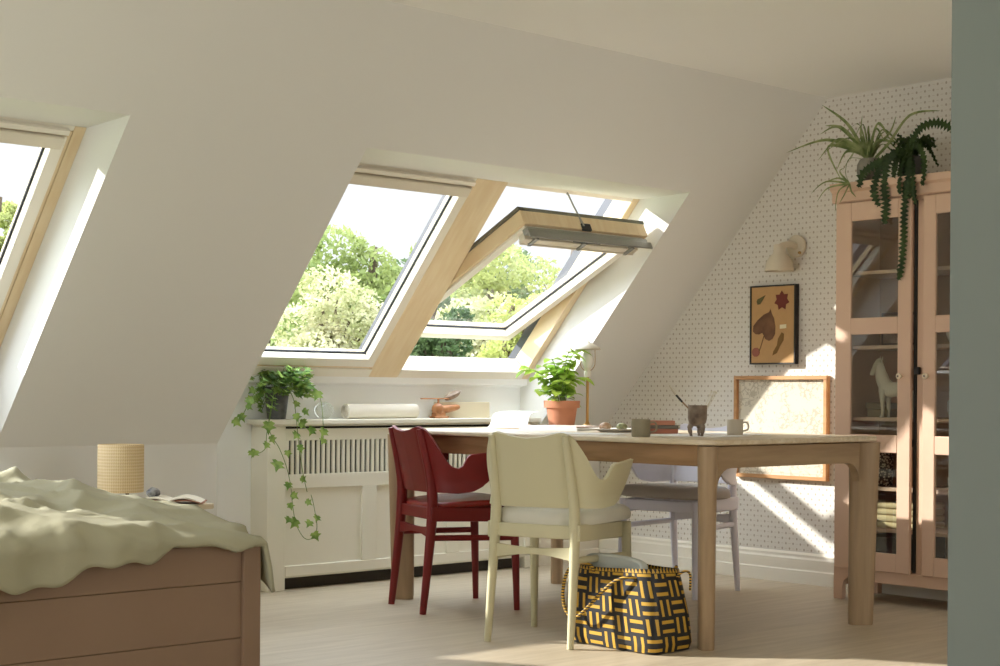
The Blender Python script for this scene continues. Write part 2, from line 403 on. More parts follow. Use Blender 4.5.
# ------------------------------------------------------------ roof windows
def window(name, a, b, left_hidden=False, angle=0.0, outer=True):
    r = bpy.data.objects.new(name, None); C.objects.link(r); r.location = SL(a, 2.055, -0.235); ORG[r.name] = tuple(r.location)
    tag(r, kind='structure')
    f = MB()
    for x0, x1 in ((a, a + 0.046), (b - 0.046, b)): f.box((x0, 0.852, -0.345), (x1, 2.055, -0.236), SL)
    f.build('frame', M_pine, r, bevel=0.002)
    fr_ = MB(); fr_.box((a + 0.046, 0.812, -0.345), (b - 0.046, 0.873, -0.236), SL); fr_.box((a + 0.046, 2.004, -0.345), (b - 0.046, 2.055, -0.234), SL)
    fr_.build('frame_rail', M_sashw, r, bevel=0.002)
    c = MB()
    for x0, x1 in ((a - 0.02, a + 0.03), (b - 0.03, b + 0.02)): c.box((x0, 0.80, -0.405), (x1, 2.10, -0.346), SL)
    c.box((a - 0.02, 0.70, -0.40), (b + 0.02, 0.76, -0.346), SL); c.box((a + 0.03, 2.06, -0.40), (b - 0.03, 2.16, -0.346), SL)
    c.build('flashing', M_clad, r)
    # sash, turned about its middle
    pv, pw = 1.42, -0.262; ca, sa = math.cos(angle), math.sin(angle)
    def T(x, v, w):
        dv, dw = v - pv, w - pw
        return SL(x, pv + dv * ca + dw * sa, pw - dv * sa + dw * ca)
    A, B, V0, V1 = a + 0.050, b - 0.050, 0.876, 1.994
    s_ = MB(); k = 0.062
    s_.box((A, V0, -0.300), (A + k, V1, -0.232), T); s_.box((B - k, V0, -0.300), (B, V1, -0.232), T)
    s_.box((A + k, V0, -0.300), (B - k, V0 + k, -0.232), T); s_.box((A + k, V1 - k, -0.300), (B - k, V1, -0.232), T)
    s_.build('sash', M_pine, r, bevel=0.002)
    l_ = MB(); q = 0.012
    l_.box((A + 0.018, V0 + 0.018, -0.232), (A + k + 0.003, V1 - 0.018, -0.232 + q), T); l_.box((B - k - 0.003, V0 + 0.018, -0.232), (B - 0.018, V1 - 0.018, -0.232 + q), T)
    l_.box((A + k, V0 + 0.018, -0.232), (B - k, V0 + k, -0.232 + q), T); l_.box((A + k, V1 - k - 0.003, -0.232), (B - k, V1 - 0.018, -0.232 + q), T)
    l_.box((A + k, V0 + k, -0.262), (A + k + 0.004, V1 - k, -0.222), T); l_.box((B - k - 0.004, V0 + k, -0.262), (B - k, V1 - k, -0.222), T)
    l_.box((A + k, V1 - k - 0.004, -0.262), (B - k, V1 - k, -0.222), T); l_.box((A + k, V0 + k, -0.262), (B - k, V0 + k + 0.004, -0.222), T)
    l_.build('sash_lining', M_sashw, r, bevel=0.002)
    g_ = MB(); i0, i1, j0, j1 = A + k, B - k, V0 + k, V1 - k; z0, z1 = -0.270, -0.2625
    g_.box((i0, j0, z0), (i0 + 0.011, j1, z1), T); g_.box((i1 - 0.011, j0, z0), (i1, j1, z1), T)
    g_.box((i0, j0, z0), (i1, j0 + 0.011, z1), T); g_.box((i0, j1 - 0.011, z0), (i1, j1, z1), T)
    g_.build('gasket', M_gasket, r)
    MB().box((i0, j0, -0.276), (i1, j1, -0.270), T).build('glass_pane', M_glass, r)
    o_ = MB()
    for x0, x1 in ((A - 0.006, A + 0.03), (B - 0.03, B + 0.006)): o_.box((x0, V0, -0.318), (x1, V1, -0.301), T)
    o_.box((A, V0, -0.318), (B, V0 + 0.03, -0.301), T); o_.box((A, V1 - 0.03, -0.318), (B, V1, -0.301), T)
    o_.build('sash_cladding', mat('sash_cladding_grey', (120, 120, 108), 0.4, 0.3), r)
    bl = MB()
    if angle == 0:
        bl.box((A + 0.020, V0 + 0.012, -0.219), (B - 0.035, V0 + 0.062, -0.200), T)
        bl.build('blind_cassette', M_blind, r, bevel=0.004)
        MB().box((A + 0.03, V0 - 0.016, -0.231), (B - 0.02, V0 + 0.006, -0.212), T).build('ventilation_bar', M_sashw, r, bevel=0.002)
    else:
        # grey ventilation flap and operator, then the blind cassette on its brackets
        vb = MB(); vb.box((A + 0.02, V0 + 0.006, -0.220), (B - 0.01, V0 + 0.044, -0.192), T); vb.box((A + 0.02, V0 + 0.002, -0.200), (B + 0.01, V0 + 0.012, -0.165), T)
        vb.build('ventilation_bar', M_alu, r, bevel=0.004)
        bl.box((A + 0.04, V0 + 0.060, -0.219), (B - 0.03, V0 + 0.098, -0.186), T)
        bl.box((A + 0.04, V0 + 0.098, -0.200), (B - 0.03, V0 + 0.106, -0.180), T)
        bl.build('blind_cassette', M_blind, r, bevel=0.004)
        br = MB()
        for x in (A + 0.10, (A + B) / 2, B - 0.09): br.box((x - 0.012, V0 + 0.04, -0.216), (x + 0.012, V0 + 0.108, -0.178), T)
        br.build('bracket', M_alu, r, bevel=0.003)
        op = MB(); x = (A + B) / 2 - 0.01
        op.box((x - 0.09, V0 + 0.004, -0.192), (x + 0.09, V0 + 0.03, -0.172), T)
        op.box((x - 0.03, V0 - 0.008, -0.262), (x + 0.03, V0 + 0.006, -0.225), T)
        op.build('operator', M_gasket, r, bevel=0.004)
        p0 = T(x - 0.02, V0 - 0.006, -0.245); p1 = SL(x - 0.02, 0.858, -0.275)
        MB().tube([p0, ((p0[0] + p1[0]) / 2, (p0[1] + p1[1]) / 2 + 0.004, (p0[2] + p1[2]) / 2), p1], 0.0065, 8).build('operator_chain', M_alu, r)
    return r

window('window_1', 1.774, 2.704)
window('window_4', 0.774, 1.685)
window('window_5', -0.236, 0.685)
window('window_2', 3.747, 4.668)
window('window_3', 4.757, 5.687, angle=math.radians(21.8))
post = MB(); post.box((4.612, 0.85, -0.345), (4.797, 2.06, -0.2345), SL)
post.box((4.604, 0.85, -0.345), (4.612, 2.06, -0.240), SL)
struct('trim_1', post, M_pine, bevel=0.003)
post = MB(); post.box((1.629, 0.85, -0.345), (1.814, 2.06, -0.2345), SL)
struct('trim_2', post, M_pine, bevel=0.003)
post = MB(); post.box((0.635, 0.85, -0.345), (0.820, 2.06, -0.2345), SL)
struct('trim_3', post, M_pine, bevel=0.003)

# ------------------------------------------------------------ radiator cover under the windows
FY = 5.99
def radiator_cover():
    t = thing('radiator_cover', 'long cream panelled radiator cover with slatted grille under the windows', 'radiator cover', (4.03, FY, 0))
    XR = 5.69; x0 = 3.985
    b = MB()
    b.box((x0, FY, 0), (x0 + 0.10, 6.13, 0.757))                                # end pilaster
    b.box((x0 + 0.085, FY + 0.004, 0), (x0 + 0.10, FY + 0.03, 0.757))
    b.box((x0 + 0.10, FY + 0.012, 0.055), (XR, FY + 0.03, 0.118)); b.box((x0 + 0.10, FY, 0.062), (XR, FY + 0.014, 0.112))
    b.box((x0 + 0.10, FY, 0.468), (XR, FY + 0.02, 0.535)); b.box((x0 + 0.10, FY, 0.692), (XR, FY + 0.02, 0.747))
    for x in (4.528, 5.06): b.box((x, FY, 0.112), (x + 0.088, FY + 0.02, 0.47))
    b.box((XR - 0.09, FY, 0), (XR, 6.10, 0.757))
    b.build('frame', M_cover, t, bevel=0.003)
    p = MB(); p.box((x0 + 0.09, FY + 0.011, 0.10), (XR - 0.05, FY + 0.026, 0.48)); p.build('panel', M_cover, t)
    g = MB(); x = x0 + 0.118
    pitch = 0.0292
    g.box((x0 + 0.10, FY + 0.001, 0.53), (x, FY + 0.018, 0.70))
    while x < XR - 0.1:
        g.box((x + 0.0135, FY + 0.001, 0.53), (x + pitch, FY + 0.014, 0.70)); x += pitch
    g.build('grille', M_cover, t, bevel=0.002)
    d = MB(); d.box((x0 + 0.10, FY + 0.045, 0.0), (XR - 0.09, FY + 0.06, 0.756)); d.build('shadow_backing', mat('radiator_shadow', (58, 52, 42), 0.8), t)  # dark board added as the shade behind the slats and shelf slot
    s_ = MB(); s_.box((x0 - 0.03, FY - 0.022, 0.766), (XR, 6.125, 0.790)); s_.box((x0 + 0.09, FY + 0.0, 0.758), (XR, 6.12, 0.766)); s_.box((x0 - 0.005, FY - 0.004, 0.757), (x0 + 0.09, 6.12, 0.766))
    s_.build('shelf_top', M_cover, t, bevel=0.004)
    return t
radiator_cover()

# ------------------------------------------------------------ dining table
M_oak = wood('oak', (170, 144, 112), (156, 130, 100), 3.0, (16, 16, 1.2), 0.45)
M_oak_cross = wood('oak_cross', (170, 144, 112), (156, 130, 100), 3.0, (1.5, 16, 16), 0.45)
M_oak_long = wood('oak_long', (166, 130, 92), (148, 114, 78), 3.0, (16, 1.5, 16), 0.45)
M_oak_top = wood('oak_top', (222, 208, 184), (206, 188, 158), 3.0, (16, 2, 16), 0.4)
def rrect(x0, x1, y0, y1, r, n=6):
    o = []
    for cx, cy_, a in ((x1 - r, y1 - r, 0), (x0 + r, y1 - r, PI / 2), (x0 + r, y0 + r, PI), (x1 - r, y0 + r, 1.5 * PI)):
        for k in range(n + 1): w = a + PI / 2 * k / n; o.append((cx + r * math.cos(w), cy_ + r * math.sin(w)))
    return o
TX0, TX1, TY0, TY1, TZ = 4.26, 5.325, 3.60, 5.48, 0.757
def dining_table():
    t = thing('dining_table', 'long oak dining table with pale top and rounded legs', 'table', ((TX0 + TX1) / 2, (TY0 + TY1) / 2, 0))
    MB().prism(rrect(TX0, TX1 + 0.012, TY0, TY1, 0.075), 'z', TZ - 0.020, TZ).build('table_top', M_oak_top, t, bevel=0.006, seg=3)
    # end frames: an arched rail between each pair of legs
    for y in (TY0 + 0.052, TY1 - 0.045):
        xa, xb = TX0 + 0.086, TX1 - 0.108; r = 0.075; pl = [(xa, TZ - 0.026), (xb, TZ - 0.026), (xb, TZ - 0.105 - r)]
        for k in range(7): w = PI / 2 * k / 6; pl.append((xb - r + r * math.cos(w), TZ - 0.105 - r + r * math.sin(w)))
        for k in range(7): w = PI / 2 + PI / 2 * k / 6; pl.append((xa + r + r * math.cos(w), TZ - 0.105 - r + r * math.sin(w)))
        pl.append((xa, TZ - 0.105 - r))
        pl2 = []
        for p in pl:
            if not pl2 or (abs(p[0] - pl2[-1][0]) + abs(p[1] - pl2[-1][1])) > 1e-5: pl2.append(p)
        if abs(pl2[0][0] - pl2[-1][0]) + abs(pl2[0][1] - pl2[-1][1]) < 1e-5: pl2.pop()
        MB().prism(pl2, 'y', y - 0.017, y + 0.017).build('end_rail', M_oak_cross, t, bevel=0.006, seg=3)
    for x in (TX0 + 0.045, TX1 - 0.075): MB().box((x, TY0 + 0.09, TZ - 0.098), (x + 0.025, TY1 - 0.09, TZ - 0.021)).build('side_rail', M_oak_long, t, bevel=0.003)
    MB().box((TX0 + 0.2, TY0 + 0.2, TZ - 0.05), (TX1 - 0.2, TY1 - 0.2, TZ - 0.021)).build('under_frame', M_oak, t)
    for sx, sy, cx, cy_ in ((-1, -1, TX0 + 0.062, TY0 + 0.062), (1, -1, TX1 - 0.040, TY0 + 0.058), (-1, 1, TX0 + 0.064, TY1 - 0.042), (1, 1, TX1 - 0.045, TY1 - 0.060)):
        l_ = MB(); L = math.atan2(sy, sx)
        prof = [(0.048, 0.029, 0.0), (0.050, 0.030, 0.02), (0.056, 0.032, 0.45), (0.060, 0.035, TZ - 0.12), (0.062, 0.037, TZ - 0.024)]
        vs_ = []; n = 20
        for ra, rb, z in prof:
            for k in range(n):
                w = 2 * PI * k / n; c_, s2 = math.cos(w), math.sin(w)
                px = ra * math.copysign(abs(c_) ** 0.75, c_); py = rb * math.copysign(abs(s2) ** 0.75, s2)
                off = -0.012 * (1 - z / TZ)
                px += off
                vs_.append((cx + px * math.cos(L) - py * math.sin(L), cy_ + px * math.sin(L) + py * math.cos(L), z))
        fs = [(i * n + k, i * n + (k + 1) % n, (i + 1) * n + (k + 1) % n, (i + 1) * n + k) for i in range(len(prof) - 1) for k in range(n)] + [tuple(range(n - 1, -1, -1)), tuple((len(prof) - 1) * n + k for k in range(n))]
        l_.add(vs_, fs); l_.build('leg', M_oak, t)
    return t
dining_table()

# ------------------------------------------------------------ chairs
HALF = [(0.045, 0.0), (0.050, 0.08), (0.060, 0.148), (0.080, 0.186), (0.120, 0.212), (0.175, 0.226), (0.235, 0.232), (0.315, 0.232)]
TOPH = [(0, .758), (.08, .765), (.155, .780), (.185, .765), (.22, .700), (.25, .642), (.272, .614), (.298, .606), (.320, .618), (.336, .650), (.348, .664), (.44, .672), (.60, .688)]
BOTH = [(0, .505), (.20, .505), (.30, .50), (.38, .508), (.43, .528), (.47, .565), (.50, .62), (.515, .672), (.60, .672)]
def panel_sheet(th):
    H = spline([(x, y, 0) for x, y in HALF], 6)
    L = [0.0]
    for a, b in zip(H, H[1:]): L.append(L[-1] + (b - a).length)
    full_ = L[-1]
    def P(s_):
        d = abs(s_); i = 0
        while i < len(L) - 2 and L[i + 1] < d: i += 1
        f = (d - L[i]) / max(1e-9, L[i + 1] - L[i]); q = H[i].lerp(H[i + 1], min(f, 1)); return q.x, math.copysign(q.y, s_)
    SM = 0.512
    def fn(u, v):
        s_ = (u * 2 - 1); s_ = s_ * SM; sc = full_ / 0.56
        x, y = P(s_ * full_ / SM * 0.985)
        t_, b_ = lerp_table(TOPH, abs(s_)), lerp_table(BOTH, abs(s_))
        t_ = max(t_, b_ + 0.004)
        z = b_ + (t_ - b_) * v
        rear = max(0.0, 1 - max(0, abs(s_) - 0.14) / 0.16)
        x -= (z - 0.5) * 0.235 * rear
        y += math.copysign((z - 0.55) * 0.22 * (1 - rear), y)
        return (x, y, z)
    return MB().sheet(fn, 96, 10, th)

def round_leg(pts, r, n=10, rb=None, ref=None): return MB().tube(spline(pts, 6) if len(pts) > 2 else pts, r, n, rb=rb, ref=ref)
def make_chair(label, paint, seat_mat, cushion, loc, rz):
    t = thing('armchair', label, 'chair', loc, rz, local=True)
    panel_sheet(0.013).build('backrest', paint, t, ang=50, bevel=0.003)
    for s in (-1, 1):
        pts = spline([(0.0, s * .172, 0), (0.022, s * .170, .20), (0.042, s * .166, .42), (0.036, s * .160, .56), (-0.012, s * .152, .768)], 6)
        n_ = len(pts); R = [0.0115 + 0.0075 * min(1, i / (n_ * .5)) - 0.007 * max(0, (i / n_ - .6) / .4) for i in range(n_)]
        MB().tube(pts, [r * 1.25 for r in R], 10, rb=R, ref=(1, 0, 0)).build('rear_leg', paint, t, ang=60)
        MB().tube([(0.420, s * .205, 0), (0.414, s * .202, .20), (0.405, s * .198, .435)], [.0125, .0165, .020], 12).build('front_leg', paint, t, ang=60)
        MB().tube([(0.045, s * .172, .315), (0.22, s * .190, .312), (0.412, s * .203, .308)], 0.013, 8, rb=0.009, ref=(0, 0, 1)).build('stretcher', paint, t, ang=60)
        sr = MB(); sr.prism([(0.03, .385), (0.40, .375), (0.405, .435), (0.03, .445)], 'y', s * .183 - .010, s * .183 + .010)
        sr.build('seat_rail', paint, t, bevel=0.004)
    MB().sheet(lambda u, v: (0.045 + 0.008 * math.sin(PI * u), (u - .5) * .335, .312 + .018 * math.sin(PI * u) * (1 - v) + v * (.052 - .012 * math.sin(PI * u))), 12, 3, 0.018).build('rear_stretcher', paint, t)
    MB().box((.392, -.19, .385), (.412, .19, .435)).build('cross_rail', paint, t, bevel=0.004)
    MB().box((.035, -.16, .39), (.055, .16, .44)).build('cross_rail', paint, t, bevel=0.004)
    # seat: rounded trapezoid
    def outline(w):
        c_, s2 = math.cos(w), math.sin(w); px = math.copysign(abs(c_) ** 0.55, c_); py = math.copysign(abs(s2) ** 0.55, s2)
        x = 0.250 + 0.212 * px; hw = 0.205 + 0.045 * (x - 0.04) / 0.42
        return x, py * hw
    n = 48; vs_ = []; fs = []
    if cushion: rings = [(.90, .440), (.985, .446), (1.0, .462), (.975, .482), (.90, .494), (.70, .500), (.35, .502)]
    else: rings = [(.93, .437), (.985, .440), (1.0, .449), (.985, .459), (.93, .463), (.70, .458), (.35, .451)]
    for q, z in rings:
        for k in range(n):
            x, y = outline(2 * PI * k / n); x = .25 + (x - .25) * q; y *= q
            zz = z + (0.010 * ((y / .24) ** 2) if not cushion else 0) + (0.006 * (x - .25) / .2)
            vs_.append((x, y, zz))
    for i in range(len(rings) - 1):
        for k in range(n): fs.append((i * n + k, i * n + (k + 1) % n, (i + 1) * n + (k + 1) % n, (i + 1) * n + k))
    vs_.append((.25, 0, rings[-1][1])); c0 = len(vs_) - 1
    for k in range(n): fs.append(((len(rings) - 1) * n + k, (len(rings) - 1) * n + (k + 1) % n, c0))
    fs.append(tuple(range(n - 1, -1, -1)))
    MB().add(vs_, fs).build('seat', seat_mat, t, ang=60)
    return t
M_red = mat('red_lacquer', (120, 12, 8), 0.5, var=0.12, scale=10)
M_redseat = mat('red_lacquer_seat', (130, 30, 20), 0.36)
M_cream = mat("cream_lacquer", (206, 199, 164), 0.45)
M_creamseat = mat('cream_upholstery', (216, 212, 196), 0.9, bump=0.15, bscale=500)
M_lilac = mat('pale_lilac_lacquer', (214, 212, 222), 0.45)
M_greyseat = mat('grey_brown_upholstery', (168, 160, 150), 0.9, bump=0.15, bscale=500)
def foot_place(a, b):  # rear feet left, right
    mx, my = (a[0] + b[0]) / 2, (a[1] + b[1]) / 2
    return (mx, my, 0), math.atan2(-(b[0] - a[0]), (b[1] - a[1])) + PI
for lab, pm, sm, cu, loc, rz in (
    ('dark red wooden armchair with a dished bare seat at the table', M_red, M_redseat, False, (4.135, 5.155, 0), math.radians(-16)),
    ('pale yellow-green armchair with a cream cushioned seat beside the woven basket', M_cream, M_creamseat, True, (3.885, 4.135, 0), math.radians(18)),
    ('pale lilac armchair with a grey-brown seat between table and patterned wall', M_lilac, M_greyseat, True, (5.705, 4.835, 0), math.radians(188))):
    make_chair(lab, pm, sm, cu, loc, rz)

# ------------------------------------------------------------ bed
M_bed = wood("bed_paint", (142, 115, 92), (137, 110, 87), 2, (2, 2, 2), 0.6)
M_sheet = mat('mattress_cloth', (120, 112, 92), 0.9)
M_duvet = mat('sage_linen', (172, 168, 142), 0.92, bump=0.5, bscale=9)
BX0, BX1, BY0, BY1, BZ = 0.55, 2.335, 3.55, 5.55, 0.513
def bed():
    t = thing('bed', 'pinkish brown wooden bed with a tall plank board and square post', 'bed', ((BX0 + BX1) / 2, (BY0 + BY1) / 2, 0))
    for x, y in ((BX1 - 0.052, BY0 - 0.008), (BX1 - 0.052, BY1 - 0.05), (BX0, BY0 - 0.008), (BX0, BY1 - 0.05)):
        MB().box((x, y, 0), (x + 0.055, y + 0.055, BZ)).build('post', M_bed, t, bevel=0.003)
    p = MB(); z = 0.10
    for k in range(3):
        z1 = (0.26, 0.41, BZ)[k]; p.box((BX0 + 0.05, BY0 + 0.004, z), (BX1 - 0.05, BY0 + 0.03, z1 - 0.0010)); z = z1
    p.build('board', M_bed, t, bevel=0.002)
    r = MB(); r.box((BX1 - 0.035, BY0 + 0.04, 0.22), (BX1 - 0.008, BY1 - 0.04, BZ - 0.02)); r.build('side_rail', M_bed, t, bevel=0.003)
    MB().box((BX0 + 0.04, BY1 - 0.04, 0.12), (BX1 - 0.04, BY1 - 0.012, 0.62)).build('headboard', M_bed, t, bevel=0.004)
    m_ = MB(); m_.box((BX0 + 0.02, BY0 + 0.035, 0.24), (BX1 - 0.04, BY1 - 0.05, 0.487)); m_.build('mattress', M_sheet, t, bevel=0.03, seg=3)
bed()

from mathutils import noise as mn
def fb(x, y, s=1.0, o=4, sd=0.0):
    return mn.fractal(Vector((x * s + sd, y * s, sd)), 1.0, 2.0, o)
def ridged(x, y, sd): return 1 - abs(mn.noise(Vector((x + sd, y, sd * 1.7))))
def duvet():
    # draped cloth: profile across the front edge, hanging over the board, and over the free side
    NX, NY = 150, 150
    xa, xb = 0.62, 2.43; 
    def fn(u, v):
        x = xa + (xb - xa) * u
        # length along cloth from front hem (v=0) to the back
        hang = lerp_table([(0.6, .14), (1.45, .125), (1.62, .115), (1.78, .085), (1.90, .055), (2.02, .030), (2.12, .004), (2.34, .0), (2.5, .0)], x) + 0.012 * math.sin(x * 23) + 0.008 * math.sin(x * 51)
        L = hang + 1.75; s_ = v * L - hang
        puff = 0.008 + 0.022 * min(1, max(0, s_ / 0.25)) + 0.030 * max(0.0, min(1.0, (s_ - 0.05) / 0.75))
        topz = 0.520 + puff + 0.030 * math.exp(-((x - 1.55) / 0.5) ** 2)
        side = max(0.0, min(1.0, (x - 2.02) / 0.28))
        topz -= 0.008 * side ** 2
        if s_ < 0:
            y = BY0 - 0.028 - 0.012 * math.sin(x * 17 + 1) * min(1, -s_ / 0.05); z = topz + s_ * 0.97 - 0.012
        else:
            a = min(1, s_ / 0.07); y = BY0 - 0.028 + s_ * (0.55 + 0.45 * a) * 1.0; z = topz - 0.012 * (1 - a) ** 2
        # folds
        f = fb(x * 1.2 + y * .6, y - x * .5, 2.6, 3, 3.1) * 0.026 + (ridged(x * 2.2 + y * 1.6, y * 2.2 - x * 1.5, 7.7) ** 4) * 0.024 + (ridged(x * 5 - y * 2, y * 3 + x, 2.3) ** 3) * 0.026 + (ridged(x * 8 + y * 5, y * 7 - x * 3, 5.3) ** 4) * 0.016 + fb(x, y, 11, 3, 6.2) * 0.006
        f += 0.012 * math.sin(9 * (x + 0.7 * y) + 2.5 * fb(x, y, 1.5, 2))
        f = max(-0.004, f)
        w_ = min(1, max(0, (s_ + hang) / 0.10)) * (1 if s_ > 0 else 0.8)
        if s_ < 0: y -= f * 0.55 * w_ + 0.003
        else: z += f * w_ * (1 - 0.5 * side) * (0.62 + 0.5 * min(1, s_ / 0.6))
        # pillow-like hump at the far part of the bed
        if s_ > 0.4:
            q = (s_ - 0.4); z += 0.020 * (1 - math.exp(-(q / 0.35) ** 2)) * (1 - side) * (0.75 + 0.25 * math.sin(x * 4))
        # over the free side the cloth turns down
        if x > BX1 - 0.015:
            d = x - (BX1 - 0.015); drop = d * 0.85 * max(0.0, 1 - abs(s_ + 0.005) / 0.35) + d * 0.45
            z -= drop; x = BX1 + 0.012 + d * 0.28
        if s_ < 0.10 and x > 2.20: z = min(z, 0.575 - 0.045 * (x - 2.2) / 0.14)
        return (x, y, z)
    o = MB().sheet(fn, NX, NY, 0.012)
    d = o.build('duvet', M_duvet, ang=180, at=(1.5, 4.3, 0.52))
    tag(d, 'rumpled sage green duvet draped over the edge of the bed', 'duvet')
duvet()
def top_cover():
    # the second bedcover lying bunched on the duvet
    def fn(u, v):
        x = 1.05 + 1.10 * u; y = 4.12 + 0.75 * v
        e_ = math.sin(PI * min(1, max(0, u))) ** 0.5 * math.sin(PI * v) ** 0.45
        r = fb(x, y, 3, 3, 9) * 0.5 + (ridged(x * 3 + y * 2.4, y * 3 - x, 4.4) ** 4) * 0.6
        z = 0.578 + e_ * (0.035 + 0.040 * r) + 0.03 * (1 - u)
        return (x + 0.05 * math.sin(v * 7), y + 0.05 * math.sin(u * 6), z)
    MB()
    o = MB().sheet(fn, 70, 60, 0.05, up_=(0, 0, 1)).build('bedcover', mat('pale_sage_linen', (204, 202, 176), 0.92, bump=0.1, bscale=260), ang=180)
    tag(o, 'paler green cover bunched up on top of the duvet', 'bedcover')
top_cover()

# ------------------------------------------------------------ bedside table, lamp, book, stone
M_sidewood = wood('walnut', (120, 84, 56), (96, 64, 40), 3, (2, 10, 2))
def nightstand():
    t = thing('bedside_table', 'low pale bedside table standing behind the bed', 'bedside table', (3.0, 5.42, 0))
    m_ = mat('pale_wood_paint', (214, 200, 172), 0.5)
    MB().prism(rrect(2.82, 3.24, 5.22, 5.64, 0.03), 'z', 0.462, 0.484).build('table_top', m_, t, bevel=0.004)
    d = MB(); d.box((2.86, 5.25, 0.34), (3.20, 5.60, 0.462)); d.build('drawer', m_, t, bevel=0.004)
    for x in (2.87, 3.19):
        for y in (5.26, 5.59): MB().tube([(x, y, 0), (x, y, 0.35)], [0.011, 0.017], 10).build('leg', m_, t)
nightstand()
def wicker_lamp():
    t = thing('table_lamp', 'small lamp with a drum shade of woven straw on dark legs', 'lamp', (2.99, 5.522, 0.484))
    M = bpy.data.materials.new('woven_straw'); M.use_nodes = True; n, l = M.node_tree.nodes, M.node_tree.links; b = n['Principled BSDF']
    tcn = n.new('ShaderNodeTexCoord'); s = n.new('ShaderNodeSeparateXYZ'); l.new(tcn.outputs['Object'], s.inputs[0])
    K = lambda op, a, b_=None: math_node(n, l, op, a, b_)
    ang = K('MULTIPLY', K('ARCTAN2', s.outputs['Y'], s.outputs['X']), 32 / (2 * PI) * 2)
    z = K('MULTIPLY', s.outputs['Z'], 160.0)
    ck = K('SINE', K('ADD', K('MULTIPLY', ang, PI), K('MULTIPLY', z, 1.6)))
    ck2 = K('SINE', K('SUBTRACT', K('MULTIPLY', ang, PI), K('MULTIPLY', z, 1.6)))
    h = K('MULTIPLY', ck, ck2)
    rp = n.new('ShaderNodeValToRGB'); rp.color_ramp.elements[0].position = 0.2; rp.color_ramp.elements[0].color = lin((204, 176, 130)); rp.color_ramp.elements[1].position = 0.75; rp.color_ramp.elements[1].color = lin((226, 204, 162))
    l.new(K('ADD', K('MULTIPLY', h, 0.5), 0.5), rp.inputs[0]); l.new(rp.outputs[0], b.inputs['Base Color'])
    bp = n.new('ShaderNodeBump'); bp.inputs['Strength'].default_value = 0.5; bp.inputs['Distance'].default_value = 0.002; l.new(h, bp.inputs['Height']); l.new(bp.outputs[0], b.inputs['Normal'])
    b.inputs['Roughness'].default_value = 0.8
    sh = MB(); sh.lathe([(0.087, 0.521), (0.089, 0.523), (0.089, 0.705), (0.087, 0.708), (0.084, 0.705), (0.084, 0.523), (0.087, 0.521)], (2.99, 5.522, 0), 48)
    sh.build('lamp_shade', M, t)
    for k in range(3):
        w = 2 * PI * k / 3 + 0.5
        MB().tube([(2.99 + .055 * math.cos(w), 5.522 + .055 * math.sin(w), 0.484), (2.99 + .045 * math.cos(w), 5.522 + .045 * math.sin(w), 0.55)], 0.005, 8).build('leg', M_sidewood, t)
    MB().tube([(2.99, 5.522, 0.545), (2.99, 5.522, 0.60)], 0.02, 14).build('socket', mat('bulb_white', (235, 230, 215), 0.4), t)
    c = MB(); c.lathe([(0.047, 0.541), (0.050, 0.541), (0.050, 0.546), (0.0, 0.546)], (2.99, 5.522, 0), 24); c.build('base_ring', M_sidewood, t)
wicker_lamp()
M_page = mat('paper_page', (232, 224, 204), 0.85)
M_white = mat('white_paper', (240, 238, 234), 0.85)
def open_book():
    t = thing('open_book', 'open book with brown covers lying face up on the bedside table', 'book', (3.12, 5.33, 0.484))
    cx, cy_, ca, sa = 3.10, 5.33, math.cos(-0.65), math.sin(-0.65)
    def P(u, v, z): return (cx + u * ca - v * sa, cy_ + u * sa + v * ca, 0.484 + z)
    def pg(u, v): x = (u - .5) * .25; a = abs(x) / .125; return P(x, (v - .5) * .17, 0.006 + 0.022 * math.sin(PI * min(1, a * .85 + .12)) )
    MB().sheet(pg, 30, 4, 0.006, up_=(0, 0, 1)).build('pages', M_page, t, ang=60)
    MB().sheet(lambda u, v: P((u - .5) * .262, (v - .5) * .182, 0.0035 + .014 * math.sin(PI * min(1, abs(u - .5) * 2 * .85 + .1))), 20, 3, 0.003, up_=(0, 0, 1)).build('cover', mat('book_cover_brown', (150, 92, 58), 0.6), t)
open_book()
st = MB(); st.ell((3.035, 5.345, 0.527), (0.028, 0.020, 0.019), 20, 12, fn=lambda x, y, z: 1 + 0.08 * math.sin(5 * x + 3 * z) + 0.05 * math.sin(7 * y))
M_agate = mat('agate', (50, 50, 54), 0.25, col2=(150, 150, 150), scale=40)
tag(st.build('agate_stone', M_agate), 'small dark grey polished stone lying on the open book', 'stone')

